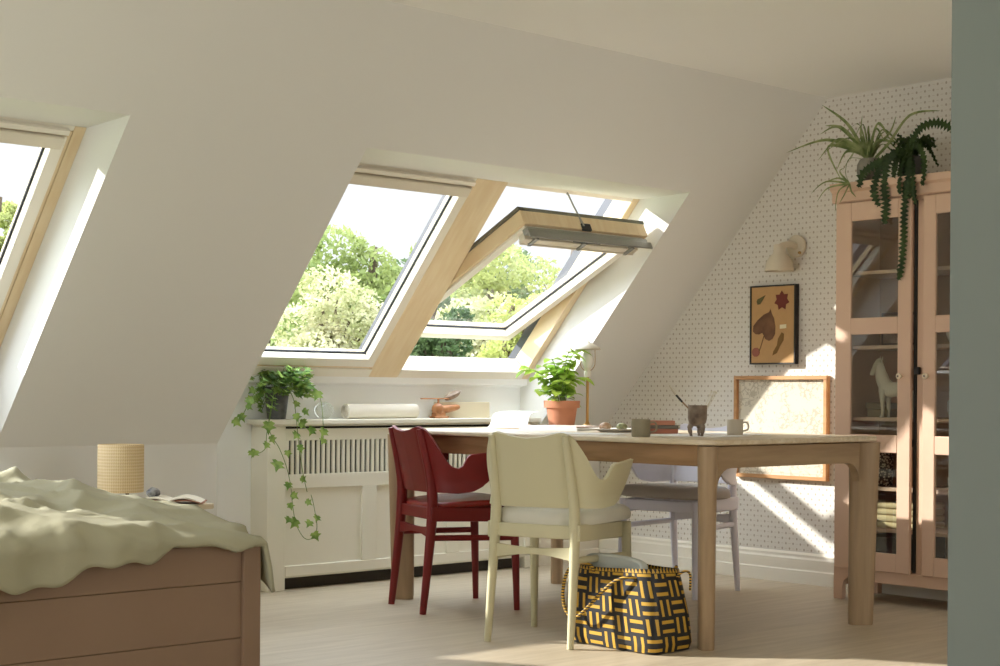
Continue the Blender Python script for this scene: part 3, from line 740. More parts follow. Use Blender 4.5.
# ------------------------------------------------------------ woven basket under the table
def weave_mat():
    M = mat('woven_strips', (22, 22, 26), 0.45); n, l = M.node_tree.nodes, M.node_tree.links; b = n['Principled BSDF']
    K = lambda op, a, b_=None, c_=None: math_node(n, l, op, a, b_, c_)
    uvn = n.new('ShaderNodeUVMap'); uvn.uv_map = 'UVMap'; s = n.new('ShaderNodeSeparateXYZ'); l.new(uvn.outputs[0], s.inputs[0])
    u, v = s.outputs['X'], s.outputs['Y']
    par = K('PINGPONG', K('ADD', K('FLOOR', u), K('FLOOR', v)), 1.0)
    fu, fv = K('FRACT', u), K('FRACT', v)
    def stripes(a, c):
        st_ = K('LESS_THAN', K('ABSOLUTE', K('SUBTRACT', K('FRACT', K('MULTIPLY', a, 2.0)), 0.5)), 0.190)
        en = K('LESS_THAN', K('ABSOLUTE', K('SUBTRACT', c, 0.5)), 0.440)
        return K('MULTIPLY', st_, en)
    h = stripes(fv, fu); w = stripes(fu, fv)
    body = K('ADD', K('MULTIPLY', h, par), K('MULTIPLY', w, K('SUBTRACT', 1.0, par)))
    # toothed rim: v above 4.35
    rim = K('GREATER_THAN', v, 4.30)
    tri = K('ABSOLUTE', K('SUBTRACT', K('FRACT', K('MULTIPLY', u, 3.6)), 0.5))
    tooth = K('MULTIPLY', K('LESS_THAN', K('ADD', K('MULTIPLY', tri, 0.66), K('SUBTRACT', v, 4.32)), 0.30), K('GREATER_THAN', v, 4.34))
    fac = K('ADD', K('MULTIPLY', body, K('SUBTRACT', 1.0, rim)), K('MULTIPLY', tooth, rim))
    mx = n.new('ShaderNodeMix'); mx.data_type = 'RGBA'; mx.inputs[6].default_value = lin((20, 20, 24)); mx.inputs[7].default_value = lin((196, 154, 52)); l.new(fac, mx.inputs[0])
    l.new(mx.outputs[2], b.inputs['Base Color'])
    bp = n.new('ShaderNodeBump'); bp.inputs['Strength'].default_value = 0.6; bp.inputs['Distance'].default_value = 0.003; l.new(fac, bp.inputs['Height']); l.new(bp.outputs[0], b.inputs['Normal'])
    return M
def basket():
    t = thing('woven_basket', 'black and yellow woven basket with rope handles on the floor under the table', 'basket', (4.17, 3.90, 0))
    cx, cy_ = 4.172, 3.905; n = 72
    rings = [(0.106, 0.217, 0.004, .03), (0.112, 0.224, .03, .03), (0.112, 0.220, .12, .045), (0.106, 0.205, .22, .06), (0.100, 0.190, .293, .065)]
    Z = [r_[2] for r_ in rings]
    def pt(k, hx, hy, r, z):
        pts = rrect(cx - hx, cx + hx, cy_ - hy, cy_ + hy, r, 8); P = []
        m_ = len(pts); L = [0]
        for i in range(m_): a, b = pts[i], pts[(i + 1) % m_]; L.append(L[-1] + math.hypot(a[0] - b[0], a[1] - b[1]))
        q = (k / n) * L[-1]; i = 0
        while i < m_ - 1 and L[i + 1] < q: i += 1
        f = (q - L[i]) / max(1e-9, L[i + 1] - L[i]); a, b = pts[i], pts[(i + 1) % m_]
        return (a[0] + (b[0] - a[0]) * f, a[1] + (b[1] - a[1]) * f, z + 0.006 * math.sin(4 * PI * k / n + 1) * (z / .3) ** 3)
    vs_, fs, uv = [], [], []
    sub = 6; zz = []
    for i in range(len(rings) - 1):
        for j in range(sub): zz.append((i, j / sub))
    zz.append((len(rings) - 2, 1.0)); rows = len(zz)
    def ringat(i, f): a, b = rings[i], rings[i + 1]; return [a[q] + (b[q] - a[q]) * f for q in range(4)]
    R = [ringat(*q) for q in zz]; inner = [(r_[0] - .006, r_[1] - .006, r_[2], r_[3]) for r_ in R[::-1]]
    allr = R + inner; W = n + 1
    for r_ in allr:
        for k in range(W): vs_.append(pt(k, r_[0], r_[1], r_[3], r_[2]) if k < n else pt(0, r_[0], r_[1], r_[3], r_[2])); uv.append((k / n * 18, r_[2] / 0.293 * 4.55))
    for i in range(len(allr) - 1):
        for k in range(n): fs.append((i * W + k, i * W + k + 1, (i + 1) * W + k + 1, (i + 1) * W + k))
    fs.append(tuple(range(n - 1, -1, -1)))
    mb = MB().add(vs_, fs); o = mb.build('body', weave_mat(), t, ang=70)
    uvl = o.data.uv_layers.new(name='UVMap')
    for lp in o.data.loops: uvl.data[lp.index].uv = uv[lp.vertex_index]
    hm = mat('rope_twist', (196, 154, 52), 0.6); n2, l2 = hm.node_tree.nodes, hm.node_tree.links
    wv = n2.new('ShaderNodeTexWave'); wv.inputs['Scale'].default_value = 30; wv.inputs['Distortion'].default_value = 0; tcn = n2.new('ShaderNodeTexCoord'); l2.new(tcn.outputs['Object'], wv.inputs[0]); wv.bands_direction = 'Z'
    rp = n2.new('ShaderNodeValToRGB'); rp.color_ramp.interpolation = 'CONSTANT'; rp.color_ramp.elements[0].color = lin((24, 22, 24)); rp.color_ramp.elements[1].position = 0.45; rp.color_ramp.elements[1].color = lin((196, 154, 52))
    l2.new(wv.outputs['Fac'], rp.inputs[0]); l2.new(rp.outputs[0], n2['Principled BSDF'].inputs['Base Color'])
    P1 = [(4.076, 3.985, .262), (4.058, 3.991, .293), (4.03, 4.037, .300), (4.015, 4.074, .252), (4.012, 4.086, .170), (4.012, 4.061, .113), (4.012, 4.015, .106), (4.014, 3.954, .152), (4.020, 3.894, .208), (4.03, 3.845, .249), (4.05, 3.796, .268), (4.074, 3.775, .262)]
    MB().tube(spline(P1, 6), 0.0062, 8).build('handle', hm, t, ang=80)
    P2 = [(4.282, 3.80, .262), (4.300, 3.79, .285), (4.318, 3.81, .280), (4.330, 3.85, .23), (4.332, 3.92, .15), (4.325, 3.98, .16), (4.315, 4.0, .23), (4.290, 3.99, .265), (4.276, 3.98, .262)]
    MB().tube(spline(P2, 6), 0.0062, 8).build('handle', hm, t, ang=80)
    P3 = [(4.206, 3.705, .268), (4.232, 3.688, .286), (4.256, 3.684, .272), (4.264, 3.690, .215)]
    MB().tube(spline(P3, 6), 0.0045, 8).build('loop', hm, t, ang=80)
basket()
M_slate = mat('pale_blue_grey_cloth', (200, 204, 198), 0.7)
b = MB(); b.sheet(lambda u, v: (4.10 + 0.012 * math.sin(u * PI) + .05 * v * .2, 4.075 - 0.29 * u, 0.05 + (0.280 + .006 * math.sin(u * PI)) * v - (0.016 * abs(u * 2 - 1) ** 10 + 0.010 * u) * v), 24, 8, 0.035)
tag(b.build('folder', M_slate, bevel=0.008), 'pale blue-grey folder standing inside the woven basket', 'folder')

# ------------------------------------------------------------ things on the dining table
TT = TZ + 0.0005
M_terra = mat('terracotta', (182, 122, 92), 0.85, var=0.12, scale=14)
M_soil = mat('soil', (60, 44, 32), 1.0)
M_basil = leaf_mat('basil_leaf', (190, 214, 100), (150, 186, 78), 0.62, 9)
M_stem = mat('stem_green', (110, 136, 60), 0.6)
def leaf_verts(p, d, nrm, L, W, fold=0.15, droop=0.2, n=5, shape='oval'):
    """one leaf as a small bent blade from p along d; returns verts and faces"""
    d = Vector(d).normalized(); nrm = Vector(nrm); s_ = d.cross(nrm)
    if s_.length < 1e-4: s_ = d.orthogonal()
    s_.normalize(); nn = s_.cross(d).normalized(); vs_ = []; fs = []
    for i in range(n + 1):
        t = i / n; w = {'oval': math.sin(PI * min(1, t * .97 + .03)) ** .75, 'blade': (1 - t) ** .5 * min(1, t * 8 + .3), 'heart': math.sin(PI * (1 - (1 - t) ** 1.7)) ** .7 if 0 < t < 1 else 0}[shape] * W / 2
        c = Vector(p) + d * (L * t) - Vector((0, 0, 1)) * (droop * L * t * t)
        vs_ += [c - s_ * w + nn * (fold * w), c, c + s_ * w + nn * (fold * w)]
    for i in range(n): a = i * 3; fs += [(a, a + 1, a + 4, a + 3), (a + 1, a + 2, a + 5, a + 4)]
    return vs_, fs
IVY = [(0, -.05), (.22, -.12), (.50, .05), (.34, .22), (.62, .42), (.30, .50), (.16, .60), (0, 1.0), (-.16, .60), (-.30, .50), (-.62, .42), (-.34, .22), (-.50, .05), (-.22, -.12)]
def ivy_leaf(mb, p, d, nrm, L):
    d = Vector(d).normalized(); s_ = d.cross(Vector(nrm)).normalized(); nn = s_.cross(d)
    k = [Vector(p) + d * (y * L) + s_ * (x * L) + nn * (abs(x) * L * .18) for x, y in IVY]; c = Vector(p) + d * (.25 * L)
    mb.add([c] + k, [(0, i + 1, (i + 1) % len(IVY) + 1) for i in range(len(IVY))])
def pot_prof(rb, rt_, h, th=0.006, rim=0.0, rimh=0.0):
    p = [(rb * .6, 0.0), (rb, 0.001)]
    if rim: hr = h - rimh; p += [(rb + (rt_ - rb) * hr / h, hr), (rt_ + rim, hr + .001), (rt_ + rim * 1.2, h)]
    else: p += [(rt_, h)]
    p += [(rt_ - th, h), (rt_ - th * 1.4, h - .02), (0.001, h - .022)]
    return p
def basil():
    c = (5.115, 5.225, TT)
    t = thing('potted_basil', 'bushy bright green herb in a terracotta pot on the far end of the table', 'potted plant', c)
    MB().lathe(pot_prof(.058, .077, .128, .007, .007, .034), c, 40).build('pot', M_terra, t, ang=30)
    MB().lathe([(0.001, .106), (.068, .104)], c, 24).build('soil', M_soil, t)
    st_, lf = MB(), MB()
    tips = [(-.20, .02, .315), (-.15, -.02, .27), (-.10, .06, .33), (-.03, .0, .30), (.04, .05, .28), (.10, -.03, .36), (.13, .02, .27), (.02, -.07, .25), (-.08, -.05, .22), (.08, .04, .20), (-.12, .05, .19), (.0, .08, .33), (.06, -.02, .41), (-.05, .02, .37), (.11, .05, .42)]
    R = random.Random(4)
    for k, (a, b_, z) in enumerate(tips):
        # a runs across the view (right of the pot), b_ in depth
        e1 = Vector((0.742, -0.67, 0)); e2 = Vector((0.67, 0.742, 0))
        base = Vector(c) + Vector((0, 0, .10)) + e1 * a * .12 + e2 * b_ * .2
        tip = Vector(c) + e1 * (a * .72 - .012) + e2 * b_ + Vector((0, 0, z * .88)); mid = base.lerp(tip, .55) + Vector((0, 0, .03)) - e1 * a * .15
        pts = spline([base, mid, tip], 6); st_.tube(pts, 0.0022, 5)
        for q in range(5, len(pts), 2):
            for sgn in (0, 1):
                w = R.uniform(0, 2 * PI); dv = Vector((math.cos(w), math.sin(w), R.uniform(-.1, .5))); L = R.uniform(.055, .085) * (0.75 + .35 * (q / len(pts)))
                vv, ff = leaf_verts(pts[q], dv, (R.uniform(-.3, .3), R.uniform(-.3, .3), 1), L, L * .72, .25, .45, 5, 'oval'); lf.add(vv, ff)
    for k in range(36):
        w = R.uniform(0, 2 * PI); r = R.uniform(.01, .06); p = Vector(c) + Vector((r * math.cos(w), r * math.sin(w), R.uniform(.11, .17)))
        vv, ff = leaf_verts(p, (math.cos(w), math.sin(w), R.uniform(0, .8)), (0, 0, 1), R.uniform(.03, .05), .032, .25, .4, 5, 'oval'); lf.add(vv, ff)
    st_.build('stems', M_stem, t); lf.build('leaves', M_basil, t, ang=80)
basil()
M_brass = mat('brass', (176, 140, 84), 0.32, 0.9)
def brass_lamp():
    x, y = 5.27, 5.21; c = (x, y, TT)
    t = thing('brass_lamp', 'slender brass lamp with a glass chimney and small conical shade beside the potted herb', 'lamp', c)
    MB().lathe([(.001, 0), (.034, 0), (.036, .004), (.030, .010), (.014, .016), (.008, .028), (.0065, .04), (.001, .04)], c, 28).build('base', M_brass, t)
    MB().lathe([(.001, .035), (.0068, .035), (.0068, .20), (.0075, .205), (.0068, .21), (.0068, .245), (.001, .245)], c, 16).build('pole', M_brass, t)
    MB().lathe([(.001, .240), (.014, .240), (.017, .262), (.013, .270), (.019, .286), (.001, .286)], c, 24).build('holder', mat('porcelain', (226, 220, 206), 0.35), t)
    MB().lathe([(.016, .286), (.026, .305), (.028, .325), (.023, .350), (.016, .374), (.0155, .374), (.0225, .350), (.0272, .325), (.0252, .305), (.0155, .286)], c, 24).build('glass_chimney', mat('frosted_glass', (235, 232, 225), 0.2), t)
    for s in (-1, 1): MB().tube(spline([(x + s * .014 * .742, y - s * .014 * .67, TT + .27), (x + s * .034 * .742, y - s * .034 * .67, TT + .30), (x + s * .034 * .742, y - s * .034 * .67, TT + .378)], 6), 0.0018, 6).build('shade_arm', M_brass, t)
    MB().lathe([(.062, .372), (.058, .380), (.030, .398), (.012, .406), (.006, .412), (.001, .413), (.001, .410), (.010, .403), (.029, .395), (.057, .377), (.061, .370)], c, 32).build('lamp_shade', mat('enamel_shade', (196, 184, 160), 0.4), t)
brass_lamp()
M_mug1 = mat('olive_ceramic', (146, 136, 112), 0.6, var=0.06, scale=30)
M_mug2 = mat('sand_ceramic', (196, 186, 168), 0.5)
def mug(name, label, c, r, h, M, ang, hr=.5):
    t = thing(name, label, 'mug', c)
    MB().lathe([(.001, 0), (r * .92, 0), (r, .004), (r, h), (r - .0015, h + .001), (r - .003, h), (r - .0035, .006), (.001, .005)], c, 36).build('body', M, t)
    ca, sa = math.cos(ang), math.sin(ang)
    pts = spline([(c[0] + ca * d, c[1] + sa * d, c[2] + z * h) for d, z in ((r - .002, .80), (r + .016, .84), (r + .024, .62), (r + .020, .35), (r - .002, .26))], 6)
    MB().tube(pts, 0.0035, 8, rb=0.005).build('handle', M, t)
mug('mug', 'straight olive-grey ceramic mug at the near edge of the table', (4.355, 4.02, TT), .036, .066, M_mug1, -0.75)
mug('mug', 'sand-coloured ceramic cup in front of the large framed map', (4.87, 3.985, TT), .032, .062, M_mug2, -0.55)
# books
M_or = mat('orange_cover', (182, 120, 92), 0.6); M_gr = mat('grey_cover', (110, 102, 88), 0.6); M_or2 = mat('rust_cover', (164, 102, 78), 0.6)
def flat_book(label, c, w, d, h, rz, cov, group=None):
    t = thing('book', label, 'book', c, rz, local=True, group=group)
    b_ = MB(); b_.box((-w / 2, -d / 2, 0), (w / 2, d / 2, .0018)); b_.box((-w / 2, -d / 2, h - .0018), (w / 2, d / 2, h)); b_.box((-w / 2, -d / 2, 0), (-w / 2 + .002, d / 2, h)); b_.build('cover', cov, t, bevel=.0006)
    p_ = MB(); p_.box((-w / 2 + .003, -d / 2 + .003, .002), (w / 2 - .003, d / 2 - .003, h - .002)); p_.build('pages', M_page, t)
flat_book('orange book at the bottom of the small stack on the table', (4.80, 4.34, TT), .13, .17, .020, 0.75, M_or2)
flat_book('grey-backed book in the middle of the small stack on the table', (4.81, 4.335, TT + .0205), .125, .165, .014, 0.65, M_gr)
flat_book('orange book on top of the small stack on the table', (4.79, 4.345, TT + .035), .12, .16, .018, 0.8, M_or)
# papers and magazines
def paper(name, label, cat, c, w, d, rz, M, h=0.0015, group=None):
    b_ = MB(); b_.cbox((c[0], c[1], c[2] + h / 2), (w, d, h), rz); o = b_.build(name, M); return tag(o, label, cat, group)
M_mag = mat('magazine_print', (222, 212, 206), 0.5, col2=(196, 170, 156), scale=9)
M_mag2 = mat('magazine_edge', (206, 206, 204), 0.5)
paper('magazine', 'lowest magazine of the pile in front of the potted herb', 'magazine', (4.80, 4.92, TT), .22, .28, 0.35, M_mag2, .010)
paper('magazine', 'pink-printed upper magazine of the pile in front of the potted herb', 'magazine', (4.86, 4.95, TT + .0105), .21, .27, 0.2, M_mag, .008)
paper('paper_sheet', 'loose white paper sheet on the table between the mug and the magazines', 'paper', (4.47, 4.42, TT), .21, .30, 0.5, M_white)
paper('paper_sheet', 'white paper sheet lying under the three-legged cup', 'paper', (4.66, 4.02, TT), .30, .36, 0.2, M_white)
paper('paper_sheet', 'white paper sheet lying behind the three-legged cup beside the sand-coloured cup', 'paper', (5.0, 4.12, TT), .21, .30, -0.3, M_white)
def plate():
    c = (4.80, 4.57, TT)
    t = thing('plate', 'pale flat dish on the table in front of the shells', 'plate', c)
    MB().lathe([(.001, 0), (.07, 0), (.075, .003), (.115, .013), (.118, .0145), (.115, .0155), (.072, .006), (.001, .005)], c, 40).build('rim', mat('plate_glaze', (236, 232, 222), 0.35), t)
plate()
M_shell = mat('shell', (220, 196, 170), 0.5, col2=(190, 150, 120), scale=40); M_shg = mat('shell_green', (120, 130, 90), 0.6, col2=(170, 170, 130), scale=40)
for k, (dx, dy, r, M, lb) in enumerate(((-.035, .03, .028, M_shell, 'ribbed pinkish shell lying on the pale dish, nearest the brass lamp'), (.03, -.005, .026, M_shg, 'greenish shell lying in the middle of the pale dish'), (.07, -.055, .024, M_shell, 'small rounded pink shell on the pale dish, nearest the olive-grey mug'), (-.0, .075, .02, M_shg, 'small green shell at the rear rim of the pale dish'))):
    b_ = MB(); b_.ell((4.80 + dx, 4.57 + dy, TT + .006 + r * .62), (r, r * .8, r * .62), 26, 10, fn=lambda x, y, z: 1 + .06 * math.cos(9 * math.atan2(y, x)) * (1 - abs(z)) - .15 * x)
    tag(b_.build('shell', M), lb, 'shell', 'shells on the dish')
# big curled sheet at the far end
b = MB()
cur = spline([(4.60, 5.24, TT + .004), (4.70, 5.33, TT + .022), (4.80, 5.42, TT + .062), (4.92, 5.49, TT + .074)], 8)
E1 = Vector((0.742, -0.67, 0))
b.sheet(lambda u, v: cur[int(u * 24)] + E1 * (v * .17 + .045) + Vector((0, 0, .003 * math.sin(v * 3))), 24, 6, 0.0012)
tag(b.build('drawing_sheet', M_white), 'large white sheet curling up at the far end of the table behind the chairs', 'paper')
b = MB()
cur2 = spline([(5.02, 5.20, TT + .003), (5.05, 5.32, TT + .02), (5.08, 5.43, TT + .068)], 8)
b.sheet(lambda u, v: cur2[int(u * 16)] + E1 * (v * .05 - .10), 16, 3, 0.0012)
tag(b.build('drawing_sheet', M_white), 'narrow white paper strip bent upwards beside the terracotta pot', 'paper')
# three-legged cup with brush
def tripod_cup():
    c = (4.588, 3.94, TT)
    t = thing('footed_cup', 'dark brown clay cup standing on three stubby legs', 'cup', c)
    Mc = mat('dark_clay', (92, 74, 60), 0.55, col2=(140, 122, 104), scale=24)
    MB().lathe([(.001, .038), (.020, .040), (.033, .052), (.037, .072), (.0365, .118), (.035, .1205), (.033, .118), (.033, .075), (.02, .056), (.001, .054)], c, 36).build('bowl', Mc, t)
    for k in range(3):
        w = 0.45 + k * 2 * PI / 3
        MB().tube(spline([(c[0] + .018 * math.cos(w), c[1] + .018 * math.sin(w), c[2] + .052), (c[0] + .030 * math.cos(w), c[1] + .030 * math.sin(w), c[2] + .034), (c[0] + .027 * math.cos(w), c[1] + .027 * math.sin(w), c[2] + .015), (c[0] + .024 * math.cos(w), c[1] + .024 * math.sin(w), c[2])], 5), [.0105] * 6 + [.008] * 5 + [.0055] * 5, 10).build('leg', Mc, t)
tripod_cup()
t = thing('paint_brush', 'thin paint brush with dark ferrule leaning in the three-legged cup', 'brush', (4.60, 3.93, .815))
MB().tube([(4.598, 3.93, .818), (4.545, 3.98, .890)], .0035, 8).build('handle', mat('brush_wood', (150, 120, 90), 0.5), t)
MB().tube([(4.545, 3.98, .890), (4.527, 3.996, .917)], .0042, 8).build('ferrule', mat('brush_ferrule', (60, 60, 62), 0.3, 0.8), t)
MB().tube([(4.527, 3.996, .917), (4.518, 4.005, .934), (4.508, 4.014, .955)], [.0048, .005, .0012], 8).build('bristles', mat('bristle', (200, 190, 170), 0.9), t)
b = MB(); R = random.Random(3)
for k in range(7):
    p = Vector((4.600, 3.935, .82)); q = Vector((4.635 + R.uniform(-.012, .012), 3.90 + R.uniform(-.012, .012), .90 + R.uniform(0, .035)))
    m_ = p.lerp(q, .6) + Vector((R.uniform(-.006, .006), R.uniform(-.006, .006), 0)); b.tube(spline([p, m_, q], 5), .0009, 5)
    b.ell(q, (.0035, .0035, .0035), 6, 4)
tag(b.build('dried_sprig', mat('dried_sprig', (206, 196, 170), 0.8)), 'dry pale sprig standing in the three-legged cup', 'dried plant')

# ------------------------------------------------------------ things on the radiator shelf
SZ = 0.7905
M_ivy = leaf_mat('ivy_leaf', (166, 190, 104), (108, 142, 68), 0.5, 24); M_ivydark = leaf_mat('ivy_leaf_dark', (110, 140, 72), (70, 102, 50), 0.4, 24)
def ivy():
    c = (4.076, 6.055, SZ)
    t = thing('potted_ivy', 'trailing ivy in a small dark metal pot on the radiator cover', 'potted plant', c)
    MB().lathe(pot_prof(.042, .060, .150, .004, .004, .02), c, 32).build('pot', mat('dark_zinc', (74, 76, 78), 0.45, 0.5, col2=(110, 110, 110), scale=20), t)
    MB().lathe([(.001, .135), (.06, .133)], c, 20).build('soil', M_soil, t)
    st_, lf = MB(), MB(); R = random.Random(11); top_ = Vector((4.076, 6.055, SZ + .16))
    S = [[(4.03, 6.0, .95), (3.985, 5.955, .86), (3.960, 5.94, .745), (4.012, 5.935, .659), (4.049, 5.93, .571), (4.072, 5.93, .484), (4.083, 5.93, .397), (4.104, 5.93, .309), (4.149, 5.93, .244), (4.195, 5.93, .242), (4.220, 5.93, .290), (4.201, 5.93, .392), (4.185, 5.93, .442)],
         [(4.08, 6.0, .96), (4.095, 5.95, .89), (4.107, 5.94, .793), (4.116, 5.93, .669), (4.139, 5.93, .544), (4.163, 5.93, .456)],
         [(4.10, 6.02, .96), (4.17, 5.96, .955), (4.227, 5.94, .918), (4.251, 5.935, .818), (4.252, 5.93, .679)],
         [(4.03, 6.0, .95), (3.965, 5.95, .80), (3.945, 5.94, .721), (3.931, 5.93, .66), (3.881, 5.93, .637), (3.845, 5.93, .65)],
         [(4.03, 6.02, .96), (3.93, 5.97, .96), (3.86, 5.94, .88), (3.80, 5.93, .80), (3.766, 5.93, .777)]]
    for s_ in S: st_.tube(spline(s_, 6), .0017, 5)
    LV = [(3.945, .764), (3.938, .672), (3.881, .637), (3.852, .637), (3.993, .585), (4.049, .633), (4.132, .507), (4.05, .487), (4.08, .434), (4.153, .40), (4.096, .316), (4.171, .306), (4.22, .328), (4.183, .737), (4.252, .73), (4.212, .906), (4.252, .685), (3.829, .843), (3.766, .777), (4.107, .856), (4.108, .713), (4.058, .392), (4.137, .775), (4.059, .326), (4.108, .657), (4.20, .25), (3.80, .80), (3.85, .87), (3.96, .70), (4.14, .82), (4.09, .80), (4.12, .76)]
    sizes = {4: .062, 0: .06, 10: .055, 2: .045, 15: .055}
    for k, (x, z) in enumerate(LV):
        w = R.uniform(-.9, .9); ivy_leaf(lf, (x, 5.925 + R.uniform(-.012, .01), z + .015), (math.sin(w), R.uniform(-.5, -.1), -math.cos(w)), (R.uniform(-.5, .1), -1, R.uniform(.1, .7)), sizes.get(k, R.uniform(.034, .048)))
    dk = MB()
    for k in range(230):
        w = R.uniform(0, 2 * PI); el = R.uniform(-.65, 1.2); rr = R.uniform(.4, 1)
        p = Vector((4.075 + math.cos(w) * .175 * rr * math.cos(el), 6.03 + math.sin(w) * .10 * rr - .02, .945 + .105 * math.sin(el) * rr))
        if abs(p.x - 4.076) < .07 and p.z < .95 and p.y > 5.97: p.y = 5.965
        if p.y > 6.06: p.y = 6.055
        if p.x < 4.0: p.z -= R.uniform(0, .10)
        d_ = Vector((math.cos(w), math.sin(w) * .6 - .3, R.uniform(-.6, .5)))
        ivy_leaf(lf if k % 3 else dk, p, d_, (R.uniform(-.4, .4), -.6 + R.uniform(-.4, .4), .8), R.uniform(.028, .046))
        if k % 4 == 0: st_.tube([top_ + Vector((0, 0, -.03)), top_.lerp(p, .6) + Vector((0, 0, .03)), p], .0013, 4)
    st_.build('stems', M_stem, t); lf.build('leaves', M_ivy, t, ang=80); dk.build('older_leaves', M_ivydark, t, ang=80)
ivy()
gp = MB(); gp.ell((4.345, 6.055, SZ + .041), (.050, .042, .041), 28, 16)
M_clear = mat('clear_glass', (235, 240, 235), 0.05); M_clear.node_tree.nodes['Principled BSDF'].inputs['Transmission Weight'].default_value = 0.85
tag(gp.build('glass_paperweight', M_clear), 'round clear glass paperweight beside the ivy pot', 'paperweight')
def paper_roll():
    t = thing('paper_roll', 'fat roll of white drawing paper lying on the radiator shelf', 'paper roll', (4.68, 6.06, SZ))
    cx0, cx1, r = 4.475, 4.905, .036; M = mat('roll_paper', (238, 232, 218), 0.8)
    o_ = MB(); n = 36; vs_ = []
    prof = [(cx0, r), (cx1, r), (cx1, r * .72), (cx0, r * .72)]
    for x, q in prof:
        for k in range(n): w = 2 * PI * k / n; vs_.append((x, 6.06 + q * math.cos(w), SZ + r + q * math.sin(w)))
    fs = [(i * n + k, i * n + (k + 1) % n, ((i + 1) % 4) * n + (k + 1) % n, ((i + 1) % 4) * n + k) for i in range(4) for k in range(n)]
    o_.add(vs_, fs); o_.build('outer_sheet', M, t, ang=50)
    sp_ = []
    for k in range(120):
        w = 2 * PI * k / 24; q = r * (.70 - .105 * k / 24); sp_.append((q * math.cos(w), q * math.sin(w)))
    MB().sheet(lambda u, v: (cx0 - .006 + (cx1 - cx0 + .004) * v, 6.06 + sp_[min(119, int(u * 119))][0], SZ + r + sp_[min(119, int(u * 119))][1]), 119, 1, 0.0008).build('inner_coils', M, t)
paper_roll()
def toy():
    t = thing('toy_helicopter', 'small wooden toy helicopter in front of the pale box', 'toy', (5.03, 6.025, SZ))
    y = 6.02; Mw = mat('toy_wood', (196, 140, 92), 0.45, col2=(170, 112, 70), scale=20)
    MB().ell((5.02, y, .835), (.034, .026, .032), 20, 12).build('cabin', Mw, t)
    MB().tube([(5.03, y, .832), (5.09, y, .838), (5.145, y, .846), (5.160, y, .847)], [.022, .020, .015, .010], 12).build('tail', Mw, t)
    MB().tube([(5.022, y, .860), (5.024, y, .886)], .006, 8).build('mast', Mw, t)
    b_ = MB(); b_.cbox((5.0, y, .889), (.19, .018, .006), 0.1); b_.build('rotor', Mw, t, bevel=.002)
    for s in (-1, 1): MB().tube([(4.985, y + s * .018, SZ + .006), (5.075, y + s * .018, SZ + .006)], .006, 8).build('skid', Mw, t)
    b_ = MB(); b_.box((4.995, y - .018, SZ + .006), (5.06, y + .018, .82)); b_.build('strut', Mw, t, bevel=.003)
toy()
b = MB(); b.ell((5.135, 6.05, .899), (.052, .026, .020), 24, 12, T=lambda x, y, z: (x, y, z + (x - 5.135) * .35 + .006), fn=lambda x, y, z: 1 + .12 * x + .05 * math.sin(6 * z))
tag(b.build('conch_shell', mat('conch', (186, 168, 150), 0.5, col2=(140, 118, 100), scale=30)), 'grey-brown shell resting on top of the pale box', 'shell')
t = thing('storage_box', 'pale wooden box lying on the radiator shelf behind the toy helicopter', 'box', (5.23, 6.075, SZ))
b = MB(); b.box((5.065, 6.045, SZ), (5.392, 6.11, SZ + .082)); b.build('body', mat('pale_box', (216, 204, 176), 0.6), t, bevel=.003)
b = MB(); b.box((5.392, 6.047, SZ + .001), (5.402, 6.108, SZ + .081)); b.build('end_cap', M_white, t, bevel=.002)

